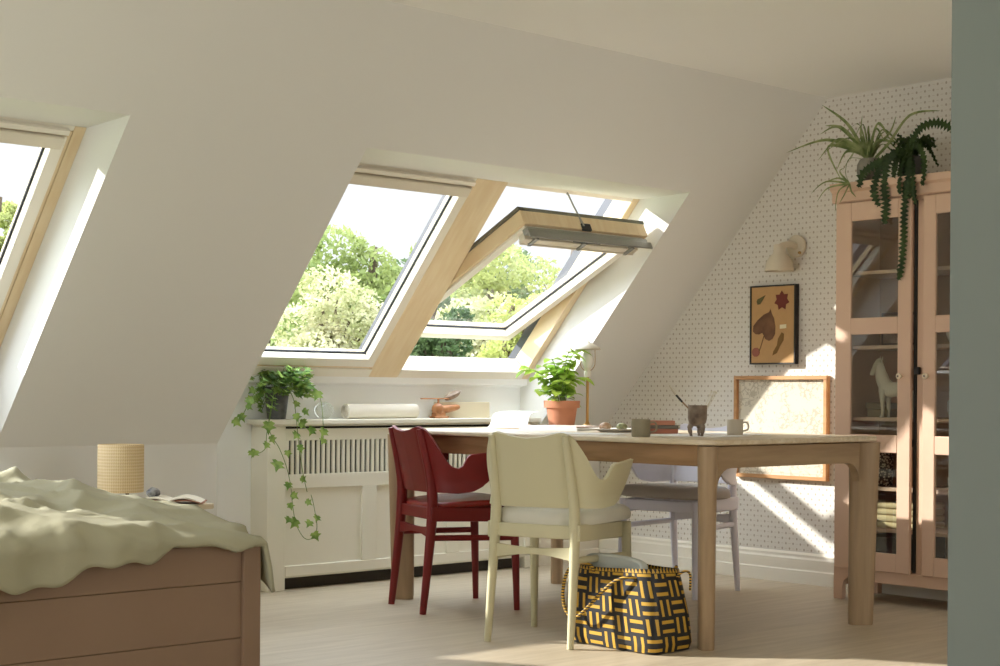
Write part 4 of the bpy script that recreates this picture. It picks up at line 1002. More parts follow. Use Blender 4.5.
# ------------------------------------------------------------ on the patterned wall
M_oakframe = wood('frame_oak', (196, 148, 98), (178, 130, 84), 3, (10, 2, 10), 0.45)
def framed_map():
    y0, y1, z0, z1 = 4.492, 5.062, 0.505, 1.014; x = XG - 0.003
    t = thing('framed_map', 'large oak-framed faded map on the patterned wall above the table edge', 'picture', (x, (y0 + y1) / 2, z0))
    w = .019; f = MB()
    f.box((x - .030, y0, z0), (x, y1, z0 + w)); f.box((x - .030, y0, z1 - w), (x, y1, z1)); f.box((x - .030, y0, z0 + w), (x, y0 + w, z1 - w)); f.box((x - .030, y1 - w, z0 + w), (x, y1, z1 - w))
    f.build('frame', M_oakframe, t, bevel=.0015)
    M = mat('old_map', (226, 218, 196), 0.8); n, l = M.node_tree.nodes, M.node_tree.links; b = n['Principled BSDF']
    tcn = n.new('ShaderNodeTexCoord')
    K = lambda op, a, b_=None: math_node(n, l, op, a, b_)
    nz = n.new('ShaderNodeTexNoise'); nz.inputs['Scale'].default_value = 7; nz.inputs['Detail'].default_value = 8; nz.inputs['Roughness'].default_value = .7; l.new(tcn.outputs['Object'], nz.inputs[0])
    vo = n.new('ShaderNodeTexVoronoi'); vo.feature = 'DISTANCE_TO_EDGE'; vo.inputs['Scale'].default_value = 26; l.new(tcn.outputs['Object'], vo.inputs[0])
    ln = K('LESS_THAN', vo.outputs['Distance'], 0.05); dn = K('GREATER_THAN', nz.outputs['Fac'], 0.48)
    nz2 = n.new('ShaderNodeTexNoise'); nz2.inputs['Scale'].default_value = 60; nz2.inputs['Detail'].default_value = 2; l.new(tcn.outputs['Object'], nz2.inputs[0])
    sp_ = K('GREATER_THAN', nz2.outputs['Fac'], 0.58)
    dark = K('MULTIPLY', K('MULTIPLY', K('MAXIMUM', ln, sp_), dn), 0.38)
    mx = n.new('ShaderNodeMix'); mx.data_type = 'RGBA'; mx.inputs[6].default_value = lin((208, 200, 180)); mx.inputs[7].default_value = lin((120, 104, 76)); l.new(dark, mx.inputs[0]); l.new(mx.outputs[2], b.inputs['Base Color'])
    MB().box((x - .012, y0 + w - .002, z0 + w - .002), (x - .006, y1 - w + .002, z1 - w + .002)).build('map_print', M, t)
    # faint ruled border of the print
    bo = MB(); i = .028; xx = x - .0125
    for a, b_ in (((y0 + i, z0 + i), (y1 - i, z0 + i + .0014)), ((y0 + i, z1 - i - .0014), (y1 - i, z1 - i)), ((y0 + i, z0 + i), (y0 + i + .0014, z1 - i)), ((y1 - i - .0014, z0 + i), (y1 - i, z1 - i))): bo.box((xx, a[0], a[1]), (xx + .0006, b_[0], b_[1]))
    bo.build('map_border', mat('map_ink', (170, 158, 130), 0.8), t)
framed_map()
def flat_shape(mb, x, pts, th=.0012): mb.prism(pts, 'x', x - th, x)
def framed_leaves():
    y0, y1, z0, z1 = 4.680, 4.960, 1.072, 1.464; x = XG - 0.003
    t = thing('framed_pressed_leaves', 'small black-framed board of pressed leaves below the wall lamp', 'picture', (x, (y0 + y1) / 2, z0))
    w = .007; f = MB(); d = .032
    f.box((x - d, y0, z0), (x, y1, z0 + w)); f.box((x - d, y0, z1 - w), (x, y1, z1)); f.box((x - d, y0, z0 + w), (x, y0 + w, z1 - w)); f.box((x - d, y1 - w, z0 + w), (x, y1, z1 - w))
    f.build('frame', mat('black_frame', (34, 28, 24), 0.45), t, bevel=.001)
    MB().box((x - d + .006, y0 + w - .001, z0 + w - .001), (x - .008, y1 - w + .001, z1 - w + .001)).build('backing_board', mat('kraft_board', (190, 150, 100), 0.8, var=.06, scale=30), t)
    X = x - d + .0055
    W, H = y1 - y0, z1 - z0
    P = lambda u, v: (y1 - u * W, z1 - v * H)     # u to the right in view, v downwards
    def poly(name, pts, m_, lab=None):
        b_ = MB(); flat_shape(b_, X, [P(*p) for p in pts]); o = b_.build(name, m_, t, smooth=False)
        if lab: o['label'] = lab
    heart = [(.42, .34), (.30, .37), (.16, .44), (.07, .51), (.06, .58), (.12, .615), (.20, .62), (.27, .60), (.30, .63), (.34, .68), (.42, .705), (.50, .68), (.555, .62), (.56, .52), (.53, .42), (.48, .36), (.45, .30)]
    poly('pressed_leaf', heart, mat('leaf_brown', (98, 66, 44), 0.8, col2=(124, 88, 60), scale=14), 'large brown heart-shaped leaf')
    st_ = []
    for k in range(14):
        a = 2 * PI * k / 14 + .2; r = (.17 if k % 2 == 0 else .115); st_.append((.70 + r * math.cos(a), .20 + r * .74 * math.sin(a)))
    poly('pressed_leaf', st_, mat('leaf_rust', (110, 46, 34), 0.8), 'rust red star-shaped leaf')
    poly('pressed_leaf', [(.16, .17), (.22, .155), (.34, .12), (.28, .18), (.22, .235), (.16, .24), (.14, .20)], mat('leaf_olive', (88, 82, 46), 0.8), 'small olive leaf')
    poly('pressed_leaf', [(.70, .60), (.75, .62), (.74, .70), (.66, .78), (.60, .86), (.50, .89), (.52, .84), (.60, .76), (.62, .68)], mat('leaf_tan', (124, 92, 44), 0.8), 'long tan feathery leaf')
    poly('pressed_leaf', [(.13 + .09 * math.cos(2 * PI * k / 10), .845 + .06 * math.sin(2 * PI * k / 10)) for k in range(10)], mat('leaf_pink', (150, 92, 74), 0.8), 'small round pinkish leaf')
    poly('stalk', [(.30, .64), (.32, .64), (.24, .79), (.20, .85), (.185, .85), (.24, .76)], mat('stalk', (112, 82, 50), 0.8))
    poly('paper_label', [(.66, .505), (.80, .500), (.80, .55), (.66, .555)], mat('label_cream', (224, 214, 180), 0.8))
framed_leaves()
def wall_lamp():
    py, pz = 4.690, 1.650
    t = thing('wall_lamp', 'cream metal wall lamp with a bell shade pointing down', 'wall lamp', (XG - .003, py, pz))
    M = mat('cream_metal', (214, 202, 180), 0.4)
    MB().lathe([(.001, 0), (.052, 0), (.055, .004), (.055, .016), (.050, .020), (.001, .021)], (0, 0, 0), 36, T=lambda a, b_, c: (XG - .003 - c, py + a, pz + b_)).build('wall_plate', M, t, ang=30)
    MB().tube(spline([(XG - .02, py, pz), (XG - .07, py + .005, pz + .005), (XG - .10, py + .02, pz - .002), (XG - .10, py + .032, pz - .008)], 6), .016, 12).build('arm', M, t)
    c = (XG - .10, py + .036, 1.524)
    MB().lathe([(.001, .132), (.024, .132), (.029, .128), (.030, .100), (.034, .086), (.050, .070), (.064, .045), (.070, .012), (.073, 0), (.070, .0), (.067, .012), (.061, .044), (.046, .068), (.030, .084), (.026, .10), (.001, .12)], c, 40).build('lamp_shade', M, t, ang=40)
    MB().ell((c[0], c[1], 1.553), (.024, .024, .026), 16, 10).build('bulb', mat('opal_bulb', (240, 235, 225), 0.3), t)
    MB().lathe([(.001, .020), (.007, .020), (.008, .026), (.006, .032), (.001, .033)], (0, 0, 0), 14, T=lambda a, b_, c_: (XG - .003 - c_, py - .03 + a, pz - .035 + b_)).build('switch', M_brass, t)
wall_lamp()

# ------------------------------------------------------------ glazed cabinet
M_pink = wood('cabinet_paint', (212, 178, 152), (207, 173, 147), 2, (1, 1, 1), 0.5)
M_pinkin = mat('cabinet_inside', (176, 132, 100), 0.7)
CX, CY, CB = 5.87, 4.222, 6.195      # front plane, left end, back
CR = 3.245
def cabinet():
    t = thing('glazed_cabinet', 'tall salmon pink cabinet with glazed doors against the patterned wall', 'cabinet', (CX, CY, 0))
    z0, z1 = 0.105, 1.79
    c = MB()
    c.box((CX, CY - .020, z0), (CB, CY, z1)); c.box((CX, CR, z0), (CB, CR + .02, z1))
    c.box((CX + .02, CR + .02, z0 + .02), (CB, CY - .02, z0 + .045)); c.box((CX + .002, CR + .02, z1 - .02), (CB, CY - .02, z1))
    # scrolled plinth, cut on the front
    yl, yr = CY, CR
    pl = [(yl, 0), (yl - .045, 0), (yl - .047, .055), (yl - .055, .085), (yl - .075, .10), (yl - .085, .118), (yl - .115, .112), (yl - .14, .090), (yr + .14, .090), (yr + .115, .112), (yr + .085, .118), (yr + .075, .10), (yr + .055, .085), (yr + .047, .055), (yr + .045, 0), (yr, 0), (yr, .145), (yl, .145)]
    pl = [(p[0], p[1]) for p in pl]
    c.prism(pl, 'x', CX - .004, CX + .020)
    c.box((CX + .02, CY - .022, 0), (CX + .06, CY - .001, .11)); c.box((CB - .05, CY - .045, 0), (CB, CY, .11)); c.box((CB - .05, CR, 0), (CB, CR + .045, .11))
    c.box((CX + .02, CY - .022, .06), (CB - .05, CY, .11)); c.box((CX + .02, CR, .06), (CB - .05, CR + .02, .11))
    # centre stile between the doors
    c.box((CX + .006, 3.752, z0), (CX + .03, 3.800, z1))
    c.build('carcass', M_pink, t, bevel=.002)
    MB().box((CB - .012, CR + .02, z0 + .02), (CB - .002, CY - .02, z1 - .01)).build('back_panel', M_pinkin, t)
    cr_ = MB()
    pr = [(CX - .004, 1.79), (CX - .010, 1.797), (CX - .010, 1.835), (CX - .026, 1.846), (CX - .030, 1.868), (CX - .030, 1.876), (CB, 1.876), (CB, 1.79)]
    cr_.prism(pr, 'y', CR - .02, CY + .018); cr_.build('cornice', M_pink, t, ang=30)
    for k, z in enumerate((1.471, 1.136, .814, .505, .321)):
        s_ = MB(); s_.box((CX + .035, CR + .021, z - .008), (CB - .012, CY - .021, z + .008)); s_.build('shelf', M_pink, t, bevel=.001)
    for ya, yb, hinge in ((CY - .012, 3.817, 1), (3.756, CR + .008, -1)):
        d = MB(); w = .068 if hinge == 1 else .072; xa, xb = CX - .020, CX - .001
        za, zb = .143, 1.784
        d.box((xa, ya - .060 - .022 * (hinge == 1), za), (xb, ya, zb)); d.box((xa, yb, za), (xb, yb + w - .002, zb))
        li, ri = ya - .060 - .022 * (hinge == 1), yb + w - .002
        for p, q in ((za, .226), (.668, .747), (1.192, 1.266), (1.702, zb)): d.box((xa, ri, p), (xb, li, q))
        door = d.build('door', M_pink, t, bevel=.003)
        for p, q in ((.226, .668), (.747, 1.192), (1.266, 1.702)):
            b_ = MB(); b_.box((CX - .0125, ri - .004, p - .004), (CX - .0085, li + .004, q + .004)); o = b_.build('pane', M_cabglass, door)
            ORG[o.name] = ORG[door.name]
        ky = yb + .045 if hinge == 1 else ya - .016
        if hinge == -1: ky = ya - .025
        k_ = MB(); k_.lathe([(.001, 0), (.006, 0), (.0055, .008), (.009, .013), (.0135, .019), (.013, .024), (.008, .027), (.001, .028)], (0, 0, 0), 20, T=lambda a, b_, c_: (xa - c_, ky + a, 1.005 + b_))
        k_.build('knob', mat('knob_cream', (220, 200, 172), 0.4), door)
        kk = MB(); kk.lathe([(.001, .0275), (.004, .0275), (.004, .0285), (.001, .029)], (0, 0, 0), 12, T=lambda a, b_, c_: (xa - c_, ky + a, 1.005 + b_)); kk.build('knob_screw', M_gasket, door)
    g_ = MB(); g_.box((CX + .002, 3.801, .15), (CX + .03, 3.815, 1.78)); g_.build('gap_shadow_strip', M_shadow, t)  # dark strip in place of the shade between left door and stile
    lt = MB(); lt.box((CX - .022, 3.775, 1.012), (CX - .002, 3.800, 1.045)); lt.build('latch', mat('dark_iron', (44, 40, 38), 0.5, 0.5), t, bevel=.003)
cabinet()
# things on the cabinet shelves
M_plaster = mat('plaster_white', (226, 214, 192), 0.6)
def horse():
    t = thing('horse_figurine', 'cream white horse figurine behind the cabinet glass', 'figurine', (5.99, 4.03, .822), local=False)
    z = .8225; x = 5.99; Y = lambda a: 4.035 - a      # a grows towards the rump
    me = MB()
    P = lambda a, h, dx=0: (x + dx, Y(a), z + h)
    spine = [P(-.012, .135), P(.0, .130), P(.03, .125), P(.07, .128), P(.10, .130), P(.125, .122)]
    me.tube(spline(spine, 5), [.030] + [.037] * 5 + [.036] * 5 + [.033] * 5 + [.035] * 5 + [.036] * 3 + [.030, .018], 14, rb=[.022] + [.028] * 5 + [.027] * 5 + [.025] * 5 + [.027] * 5 + [.026] * 3 + [.022, .012])
    neck = spline([P(.0, .140), P(-.022, .175), P(-.030, .215), P(-.036, .240)], 5)
    me.tube(neck, [.036 - .018 * i / 15 for i in range(16)], 12, rb=[.024 - .010 * i / 15 for i in range(16)])
    me.tube(spline([P(-.026, .252), P(-.045, .240), P(-.068, .205), P(-.074, .190)], 4), [.016, .019, .019, .018, .017, .016, .014, .013, .012, .0115, .011, .011, .009], 12, rb=[.012] * 6 + [.010] * 7)
    for s in (-1, 1): me.tube([P(-.026, .258, s * .008), P(-.022, .275, s * .009)], [.006, .001], 6)
    for a, s in ((-.005, -1), (.005, 1)):
        me.tube(spline([P(a, .125, s * .014), P(a - .002, .075, s * .015), P(a, .045, s * .015), P(a - .002, .012, s * .015), P(a - .006, 0, s * .015)], 4), [.021, .019, .016, .013, .0115, .010, .010, .011, .0095, .0085, .008, .0075, .008, .009, .010, .011, .011], 10)
    for a, s in ((.115, -1), (.125, 1)):
        me.tube(spline([P(a, .120, s * .014), P(a + .004, .085, s * .015), P(a + .012, .052, s * .015), P(a + .004, .014, s * .015), P(a, 0, s * .015)], 4), [.026, .024, .021, .017, .014, .012, .011, .0115, .010, .009, .0085, .008, .0085, .009, .010, .011, .011], 10)
    me.build('body', M_plaster, t, ang=80)
    m2 = MB(); m2.sheet(lambda u, v: P(-.024 + .046 * u + .004 - .012 * v * (1 - u), .262 - .118 * u - .004 + .012 * v, 0), 12, 2, .006); m2.build('mane', M_plaster, t)
    MB().tube(spline([P(.150, .128), P(.168, .110), P(.170, .06), P(.164, .035)], 5), [.006] * 5 + [.010] * 6 + [.004] * 5, 8).build('tail', M_plaster, t)
horse()
def vase(name, label, cat, c, prof, M): return tag(MB().lathe(prof, c, 32).build(name, M, ang=40), label, cat)
Mspot = mat('spotted_glaze', (214, 204, 186), 0.4); n_, l_n = Mspot.node_tree.nodes, Mspot.node_tree.links
vo = n_.new('ShaderNodeTexVoronoi'); vo.inputs['Scale'].default_value = 90; tcn = n_.new('ShaderNodeTexCoord'); l_n.new(tcn.outputs['Object'], vo.inputs[0])
rp = n_.new('ShaderNodeValToRGB'); rp.color_ramp.interpolation = 'CONSTANT'; rp.color_ramp.elements[0].color = lin((214, 204, 186)); rp.color_ramp.elements[1].position = .42; rp.color_ramp.elements[1].color = lin((48, 40, 36)); l_n.new(vo.outputs['Distance'], rp.inputs[0]); l_n.new(rp.outputs[0], n_['Principled BSDF'].inputs['Base Color'])
vase('spotted_vase', 'white and dark spotted vase on the lower cabinet shelf', 'vase', (5.98, 4.035, .5135), [(.001, 0), (.034, 0), (.038, .006), (.042, .06), (.043, .13), (.041, .155), (.038, .155), (.040, .13), (.036, .01), (.001, .008)], Mspot)
vase('brown_bowl', 'tan bowl beside the spotted vase in the cabinet', 'bowl', (5.99, 3.925, .5135), [(.001, 0), (.026, 0), (.030, .008), (.046, .07), (.052, .12), (.049, .12), (.043, .07), (.026, .012), (.001, .01)], mat('tan_ceramic', (168, 126, 84), 0.5))
vase('dark_vase', 'slim dark vase standing behind the spotted vase', 'vase', (6.06, 3.985, .5135), [(.001, 0), (.030, 0), (.034, .02), (.030, .08), (.018, .13), (.020, .16), (.017, .16), (.014, .13), (.001, .12)], mat('black_glaze', (40, 32, 30), 0.35))
vase('small_bowl', 'small white bowl behind the second cabinet door', 'bowl', (5.96, 3.665, 1.1445), [(.001, 0), (.020, 0), (.024, .006), (.038, .04), (.042, .07), (.040, .07), (.035, .04), (.020, .009), (.001, .008)], M_plaster)
for k, (z, y, r, h, lb) in enumerate(((.8225, 3.655, .046, .105, 'large pale jar behind the second cabinet door'), (.5135, 3.66, .040, .075, 'squat grey jar on the lower shelf behind the second door'))):
    vase('ceramic_jar', lb, 'jar', (5.97, y, z), [(.001, 0), (r * .7, 0), (r, h * .35), (r * .98, h * .7), (r * .6, h * .92), (r * .62, h), (r * .55, h), (r * .52, h * .9), (.001, h * .86)], mat('jar_glaze_%d' % k, ((200, 196, 188), (130, 124, 116))[k], .4))
# folded linens and boxes
M_lin1 = mat('folded_linen', (196, 176, 136), 0.95, var=.1, scale=20); M_lin2 = mat('folded_linen_dark', (120, 100, 78), 0.95)
for k, (z, h, M, lb) in enumerate(((.3295, .028, M_lin1, 'lowest folded cream cloth in the cabinet pile'), (.3580, .030, M_lin1, 'second folded cream cloth from the bottom of the cabinet pile'), (.3885, .028, M_lin1, 'third folded cream cloth from the bottom of the cabinet pile'), (.4170, .026, M_lin1, 'topmost folded cream cloth of the cabinet pile'))):
    b = MB(); b.box((5.92, 3.83, z), (6.16, 4.14 - .004 * k, z + h)); tag(b.build('folded_cloth', M, bevel=.011, seg=3), lb, 'cloth', 'folded cloths in the cabinet')
b = MB(); b.box((5.93, 3.83, .151), (6.16, 4.12, .29)); tag(b.build('dark_box', mat('dark_box', (58, 50, 46), 0.6), bevel=.004), 'dark grey box on the cabinet bottom', 'box')
for k, (x0, z, h, rz) in enumerate(((6.03, .8225, .035, .1), (6.04, .858, .030, -.1))):
    b = MB(); b.cbox((6.05, 4.085, z + h / 2), (.13, .10, h), rz); tag(b.build('small_parcel', mat('parcel_%d' % k, ((150, 128, 90), (130, 110, 76))[k], .7), bevel=.004), ('brown parcel lying behind the horse figurine, lower one', 'brown parcel lying behind the horse figurine, upper one')[k], 'parcel')
t = thing('black_tray', 'low black glossy tray leaning on the shelf under the horse figurine', 'tray', (5.97, 3.99, .67))
MB().box((5.91, 3.85, .678), (6.17, 4.16, .690)).build('rack_board', M_pinkin, t, bevel=.001)
MB().lathe([(.001, 0), (.09, 0), (.125, .020), (.130, .030), (.126, .030), (.088, .006), (.001, .005)], (6.045, 4.005, .6905), 40, sx=.85).build('dish', mat('black_dish', (30, 28, 28), 0.2), t)
t = thing('framed_photo', 'small dark framed picture leaning high in the cabinet', 'picture', (6.08, 4.02, 1.145))
MB().box((6.09, 3.93, 1.145), (6.105, 4.13, 1.30)).build('frame', mat('dark_wood_frame', (92, 60, 42), .5), t, bevel=.003)
MB().box((6.086, 3.945, 1.16), (6.09, 4.115, 1.285)).build('print', mat('faded_print', (180, 150, 130), .7, col2=(140, 100, 84), scale=30), t)

# ------------------------------------------------------------ plants on the cabinet
M_spider = leaf_mat('spider_leaf', (160, 168, 116), (112, 130, 78), 0.35, 20); M_cactus = leaf_mat('fishbone_leaf', (56, 74, 34), (38, 54, 26), 0.15, 12)
def blade(mb, pts, W, lift=(0, 0, 1)):
    q = spline(pts, 7); m_ = len(q); vs_ = []; fs = []
    for i, p in enumerate(q):
        t_ = (q[min(i + 1, m_ - 1)] - q[max(i - 1, 0)]).normalized(); s_ = t_.cross(Vector((-1, 0.2, .3)))
        s_ = s_.normalized() if s_.length > 1e-3 else Vector((0, 1, 0)); f = i / (m_ - 1); w = W / 2 * min(1, .5 + f * 3) * (1 - f ** 3) + .0003
        vs_ += [p - s_ * w + Vector((-.4 * w, 0, 0)), p, p + s_ * w + Vector((-.4 * w, 0, 0))]
    for i in range(m_ - 1): a = i * 3; fs += [(a, a + 1, a + 4, a + 3), (a + 1, a + 2, a + 5, a + 4)]
    mb.add(vs_, fs)
def spider_plant():
    c = (5.945, 4.098, 1.8765)
    t = thing('spider_plant', 'spider plant with long arching striped leaves in a round grey pot on the cabinet', 'potted plant', c)
    MB().lathe([(.001, 0), (.030, 0), (.048, .020), (.058, .055), (.056, .085), (.044, .108), (.040, .112), (.037, .108), (.048, .085), (.001, .08)], c, 36).build('pot', mat('grey_stone_pot', (150, 144, 132), .85, var=.25, scale=25), t)
    MB().lathe([(.001, .094), (.044, .094)], c, 20).build('soil', M_soil, t)
    lf = MB(); X = 5.93
    L = [[(4.117, 2.016), (4.295, 2.091), (4.509, 2.053)], [(4.117, 2.016), (4.28, 2.158), (4.417, 2.143)], [(4.117, 2.022), (4.177, 2.151), (4.296, 2.247)], [(4.124, 2.017), (4.325, 2.07), (4.256, 1.901)], [(4.117, 2.016), (4.22, 2.083), (4.309, 1.993)], [(4.11, 2.021), (4.111, 2.094), (4.09, 2.177)], [(4.088, 2.019), (4.018, 2.095), (4.004, 2.178)], [(4.088, 2.019), (4.018, 2.132), (3.94, 2.05)], [(4.124, 2.011), (4.22, 2.033), (4.278, 1.953)], [(4.074, 2.017), (4.032, 2.061), (3.933, 2.038)], [(3.99, 2.04), (3.87, 2.153), (3.717, 2.153)], [(4.117, 2.022), (4.235, 2.14), (4.325, 2.163)]]
    R = random.Random(8)
    for s_ in L:
        dx = R.uniform(-.10, .08)
        blade(lf, [(5.945, 4.098, 1.965), (X, s_[0][0], s_[0][1]), (X + dx * .6, s_[1][0], s_[1][1]), (X + dx, s_[2][0], s_[2][1])], .020)
    for k in range(16):
        w = R.uniform(0, 2 * PI); r = R.uniform(.12, .24); h = R.uniform(.05, .18)
        e_ = (5.945 + math.cos(w) * r, 4.098 + math.sin(w) * r, 2.0 + h - .10)
        if e_[0] > XG - .03: continue
        blade(lf, [(5.945, 4.098, 1.965), (5.945 + math.cos(w) * r * .4, 4.098 + math.sin(w) * r * .4, 2.0 + h * .8), e_], .011)
    lf.build('leaves', M_spider, t, ang=80)
    bl = MB()
    bl.tube(spline([(5.93, 4.11, 1.985), (5.88, 4.16, 1.99), (5.835, 4.15, 1.92), (5.832, 4.125, 1.868)], 6), .0014, 5)
    B = [[(4.125, 1.868), (4.169, 1.835), (4.19, 1.74)], [(4.125, 1.868), (4.228, 1.884), (4.302, 1.835)], [(4.125, 1.868), (4.213, 1.852), (4.272, 1.796)], [(4.125, 1.868), (4.155, 1.919), (4.133, 1.935)], [(4.125, 1.868), (4.096, 1.829), (4.082, 1.803)], [(4.125, 1.868), (4.184, 1.898), (4.257, 1.868)], [(4.125, 1.868), (4.132, 1.82), (4.146, 1.773)]]
    for s_ in B: blade(bl, [(5.832, s_[0][0], s_[0][1]), (5.82 + R.uniform(-.03, .01), s_[1][0], s_[1][1]), (5.82 + R.uniform(-.05, .01), s_[2][0], s_[2][1])], .009)
    bl.build('plantlet', M_spider, t, ang=80)
spider_plant()
def fishbone():
    c = (5.95, 3.88, 1.8765)
    t = thing('fishbone_cactus', 'dark green zigzag-leaved hanging cactus trailing over the cabinet doors', 'potted plant', c)
    MB().lathe(pot_prof(.045, .060, .095, .005), c, 32).build('pot', mat('dark_pot', (60, 54, 48), .7), t)
    MB().lathe([(.001, .078), (.052, .078)], c, 20).build('soil', M_soil, t)
    S = [[(3.87, 1.975), (3.93, 1.965), (4.018, 1.93), (4.061, 1.899), (4.077, 1.84)], [(3.87, 1.969), (3.95, 1.955), (3.987, 1.879), (4.001, 1.821), (3.977, 1.75)], [(3.87, 1.981), (3.90, 1.985), (3.937, 1.922), (3.947, 1.828), (3.94, 1.768), (3.942, 1.673)],
         [(3.86, 1.981), (3.840, 1.93), (3.837, 1.806), (3.85, 1.701), (3.849, 1.595), (3.859, 1.502), (3.868, 1.426)], [(3.86, 1.981), (3.79, 2.005), (3.744, 1.937), (3.75, 1.821)], [(3.86, 1.975), (3.815, 1.92), (3.797, 1.814), (3.789, 1.743)], [(3.86, 1.99), (3.78, 2.068), (3.706, 2.089), (3.64, 2.07), (3.594, 2.035)], [(3.87, 1.98), (3.885, 1.96), (3.90, 1.871)], [(3.86, 1.985), (3.825, 1.95), (3.822, 1.85), (3.826, 1.77)], [(3.87, 1.985), (3.86, 1.95), (3.872, 1.86), (3.868, 1.80)]]
    R = random.Random(5); lf = MB()
    def strand(pts, W):
        q = spline(pts, 10); L = [0]
        for a, b_ in zip(q, q[1:]): L.append(L[-1] + (b_ - a).length)
        step = .0095; m_ = int(L[-1] / step); P = []
        for k in range(m_ + 1):
            d = k * step; i = 0
            while i < len(L) - 2 and L[i + 1] < d: i += 1
            f = (d - L[i]) / max(1e-9, L[i + 1] - L[i]); P.append(q[i].lerp(q[i + 1], min(1, f)))
        tw = R.uniform(-.5, .5)
        for side in (-1, 1):
            vs_, fs = [], []
            for k, p in enumerate(P):
                t_ = (P[min(k + 1, m_)] - P[max(k - 1, 0)]).normalized(); s_ = t_.cross(Vector((-1, tw, .1))).normalized()
                tooth = (1.0 if (k + (side > 0)) % 2 == 0 else .30)
                taper = .55 + .45 * min(1, (m_ - k) / 5)
                vs_ += [p, p + s_ * side * W * tooth * taper + t_ * .004 + Vector((R.uniform(-.003, .003), 0, 0))]
            for k in range(m_): a = k * 2; fs.append((a, a + 1, a + 3, a + 2))
            lf.add(vs_, fs)
    for s_ in S:
        n1 = len(s_); pts = [(5.95, 3.88, 1.955)] + [(5.95 - (.112 + R.uniform(-.006, .006)) * min(1, (i + 1) / 2.2), y, z) for i, (y, z) in enumerate(s_)]
        strand(pts, R.uniform(.020, .026)); strand([(p[0] + .012 * (i > 1), p[1] + .012 * (i > 0), p[2] + .006) for i, p in enumerate(pts)], .016)
    for k in range(34):
        w = R.uniform(0, 2 * PI); r = R.uniform(.05, .13); z = R.uniform(-.07, .10)
        p1 = (5.95 + math.cos(w) * r * .5, 3.88 + math.sin(w) * r * .5, 2.01 + R.uniform(-.02, .05)); p2 = (5.95 + math.cos(w) * r, 3.88 + math.sin(w) * r, 1.98 + z)
        if p2[2] < 1.9 and p2[0] > 5.83: p2 = (p2[0], p2[1], 1.90)
        strand([(5.95, 3.88, 1.955), p1, p2], .014)
    lf.build('stems', M_cactus, t, ang=80)
fishbone()

# ------------------------------------------------------------ garden outside
M_bark = mat('bark', (90, 76, 60), 0.9)
GZ = -3.2
struct('ground', MB().box((-60, 6.9, GZ - .3), (90, 110, GZ)), mat('lawn', (120, 142, 74), 0.95, col2=(96, 120, 58), scale=.6))
def tree(name, label, cat, x, y, top_z, w, h, nleaf, M, size, seed, sparse=False):
    r = np.random.default_rng(seed); t = thing(name, label, cat, (x, y, GZ)); t['group'] = 'trees and shrubs in the garden'
    trunk = MB(); zc = top_z - h / 2
    trunk.tube(spline([(x, y, GZ), (x + .1, y, GZ + (zc - GZ) * .5), (x - .05, y + .05, zc), (x, y, top_z - h * .2)], 5), [.16 * (1 - .8 * i / 15) * max(.5, w) for i in range(16)], 8)
    ncl = 26 if not sparse else 34
    cc = []
    for k in range(ncl):
        d = r.normal(size=3); d /= np.linalg.norm(d); q = r.uniform(.35, .9) if not sparse else r.uniform(.3, 1.0)
        cc.append((x + d[0] * w * q * .9, y + d[1] * w * q * .9, zc + d[2] * h / 2 * q * .85))
    for c_ in cc[:14]: trunk.tube([(x, y, zc - h * .15), ((x + c_[0]) / 2, (y + c_[1]) / 2, (zc + c_[2]) / 2 - .05), c_], [.045, .03, .01], 5)
    trunk.build('trunk', M_bark, t)
    cc = np.array(cc); idx = r.integers(0, ncl, nleaf)
    d = r.normal(size=(nleaf, 3)); d /= np.linalg.norm(d, axis=1)[:, None]
    rad = (w * .34 if not sparse else w * .20) * r.uniform(.55, 1.05, nleaf) ** .6
    P = cc[idx] + d * rad[:, None] * np.array([1, 1, .8])
    a = r.normal(size=(nleaf, 3)); a /= np.linalg.norm(a, axis=1)[:, None]
    b_ = np.cross(a, r.normal(size=(nleaf, 3))); b_ /= np.linalg.norm(b_, axis=1)[:, None]
    s_ = (size * r.uniform(.6, 1.3, nleaf))[:, None]
    V = np.stack([P - a * s_ * .5, P + b_ * s_ * .28, P + a * s_ * .5, P - b_ * s_ * .28], 1).reshape(-1, 3)
    org = np.array((x, y, GZ)); me = bpy.data.meshes.new('foliage')
    me.from_pydata((V - org).tolist(), [], [(4 * i, 4 * i + 1, 4 * i + 2, 4 * i + 3) for i in range(nleaf)]); me.materials.append(M)
    o = bpy.data.objects.new('foliage', me); C.objects.link(o); o.parent = t
    return t
G_mid = leaf_mat('tree_green', (150, 160, 98), (116, 132, 72), 0.5, .8); G_dark = leaf_mat('tree_dark', (96, 114, 76), (70, 92, 58), 0.45, .8)
G_light = leaf_mat('tree_light', (176, 180, 116), (146, 154, 88), 0.55, .8); G_blossom = leaf_mat('blossom', (206, 200, 168), (156, 158, 110), 0.5, 2.2)
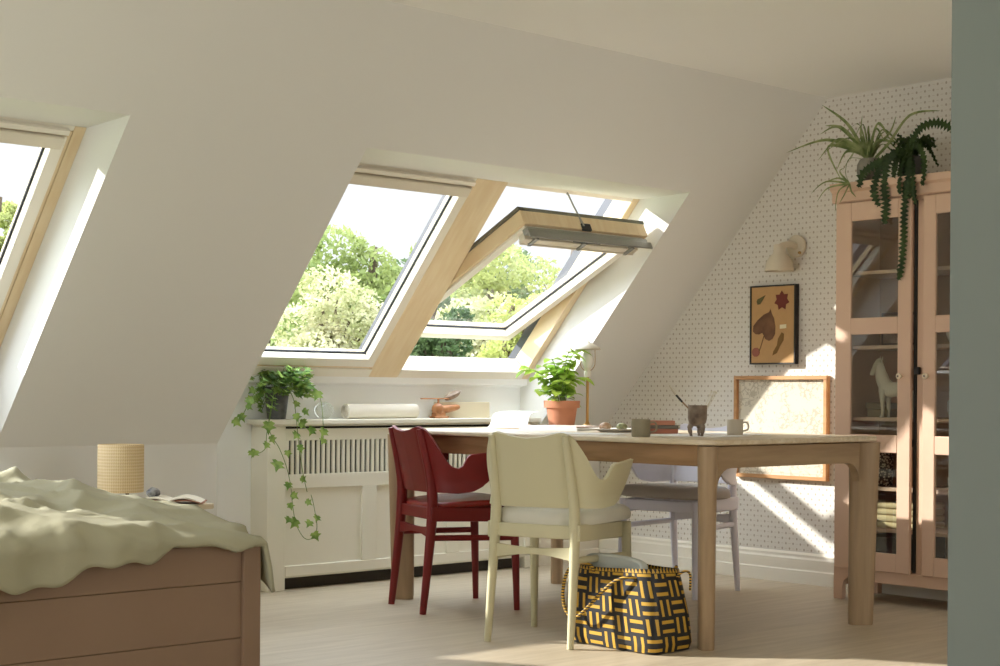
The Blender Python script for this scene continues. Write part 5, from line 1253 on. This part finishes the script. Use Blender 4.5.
TR = [('broadleaf_tree', 'round mid-green tree seen through the closed middle window', 18.31, 23.89, 4.35, 1.9, 5.4, 16000, G_mid, .14, 0),
      ('broadleaf_tree', 'lower green tree at the slope side of the middle window view', 16.0, 23.5, 3.7, 1.7, 5.0, 14000, G_mid, .14, 0),
      ('flowering_shrub', 'pale cream blossoming shrub in the lower part of the middle window view', 11.74, 16.35, 2.25, 1.15, 3.2, 14000, G_blossom, .075, 0),
      ('broadleaf_tree', 'green tree partly hidden by the post between the windows', 20.2, 24.2, 4.2, 1.9, 5.4, 15000, G_mid, .14, 0),
      ('evergreen_bush', 'dark evergreen bush under the open window sash', 10.24, 12.31, 1.75, .42, 1.9, 6000, G_dark, .06, 0),
      ('broadleaf_tree', 'bright yellow-green tree filling the open window', 15.99, 17.9, 3.1, 1.45, 4.2, 16000, G_light, .10, 0),
      ('birch_tree', 'loose light birch with thin twigs in the open window', 18.2, 18.3, 3.9, 1.6, 4.6, 6000, G_light, .09, 1),
      ('broadleaf_tree', 'darker green tree behind the open sash', 21.8, 25.3, 4.2, 2.2, 5.2, 14000, G_dark, .16, 0),
      ('birch_tree', 'slender light green birch seen through the window above the bed', 7.75, 17.18, 3.45, .55, 3.8, 4500, G_light, .085, 1),
      ('broadleaf_tree', 'light green tree behind the birch above the bed', 9.0, 22.0, 3.3, 1.5, 4.4, 10000, G_light, .13, 0),
      ('broadleaf_tree', 'pale tree farthest along the garden, past the birch of the open window', 22.8, 20.6, 3.9, 2.2, 5.4, 14000, G_light, .15, 0),
      ('broadleaf_tree', 'far green tree at the edge of the middle window view', 16.9, 29.0, 3.9, 2.1, 5.2, 13000, G_mid, .16, 0),
      ('flowering_shrub', 'yellow-green flowering shrub under the open sash', 11.3, 12.3, 1.85, .72, 2.2, 9000, leaf_mat('shrub_yellow', (186, 188, 116), (150, 158, 88), .5, 3), .065, 0),
      ('flowering_shrub', 'pale blossoming shrub beside the dark evergreen bush', 13.1, 15.3, 2.1, 1.2, 3.0, 12000, G_blossom, .08, 0),
      ('hedge', 'low green hedge closing the far side of the garden', 13.6, 20.5, 2.2, 2.2, 4.4, 14000, G_mid, .13, 0),
      ('hedge', 'second stretch of garden hedge, behind the flowering shrub', 19.6, 15.4, 2.2, 2.2, 4.4, 14000, G_light, .13, 0)]
for k, a in enumerate(TR):
    nm, lb, x, y, tz, w, h, nl, M, sz, spz = a
    tz += .45
    tree(nm, lb, {'broadleaf_tree': 'tree', 'birch_tree': 'tree', 'flowering_shrub': 'shrub', 'evergreen_bush': 'bush', 'hedge': 'hedge'}[nm], x, y, tz, w, h, nl, M, sz, 40 + k, bool(spz))
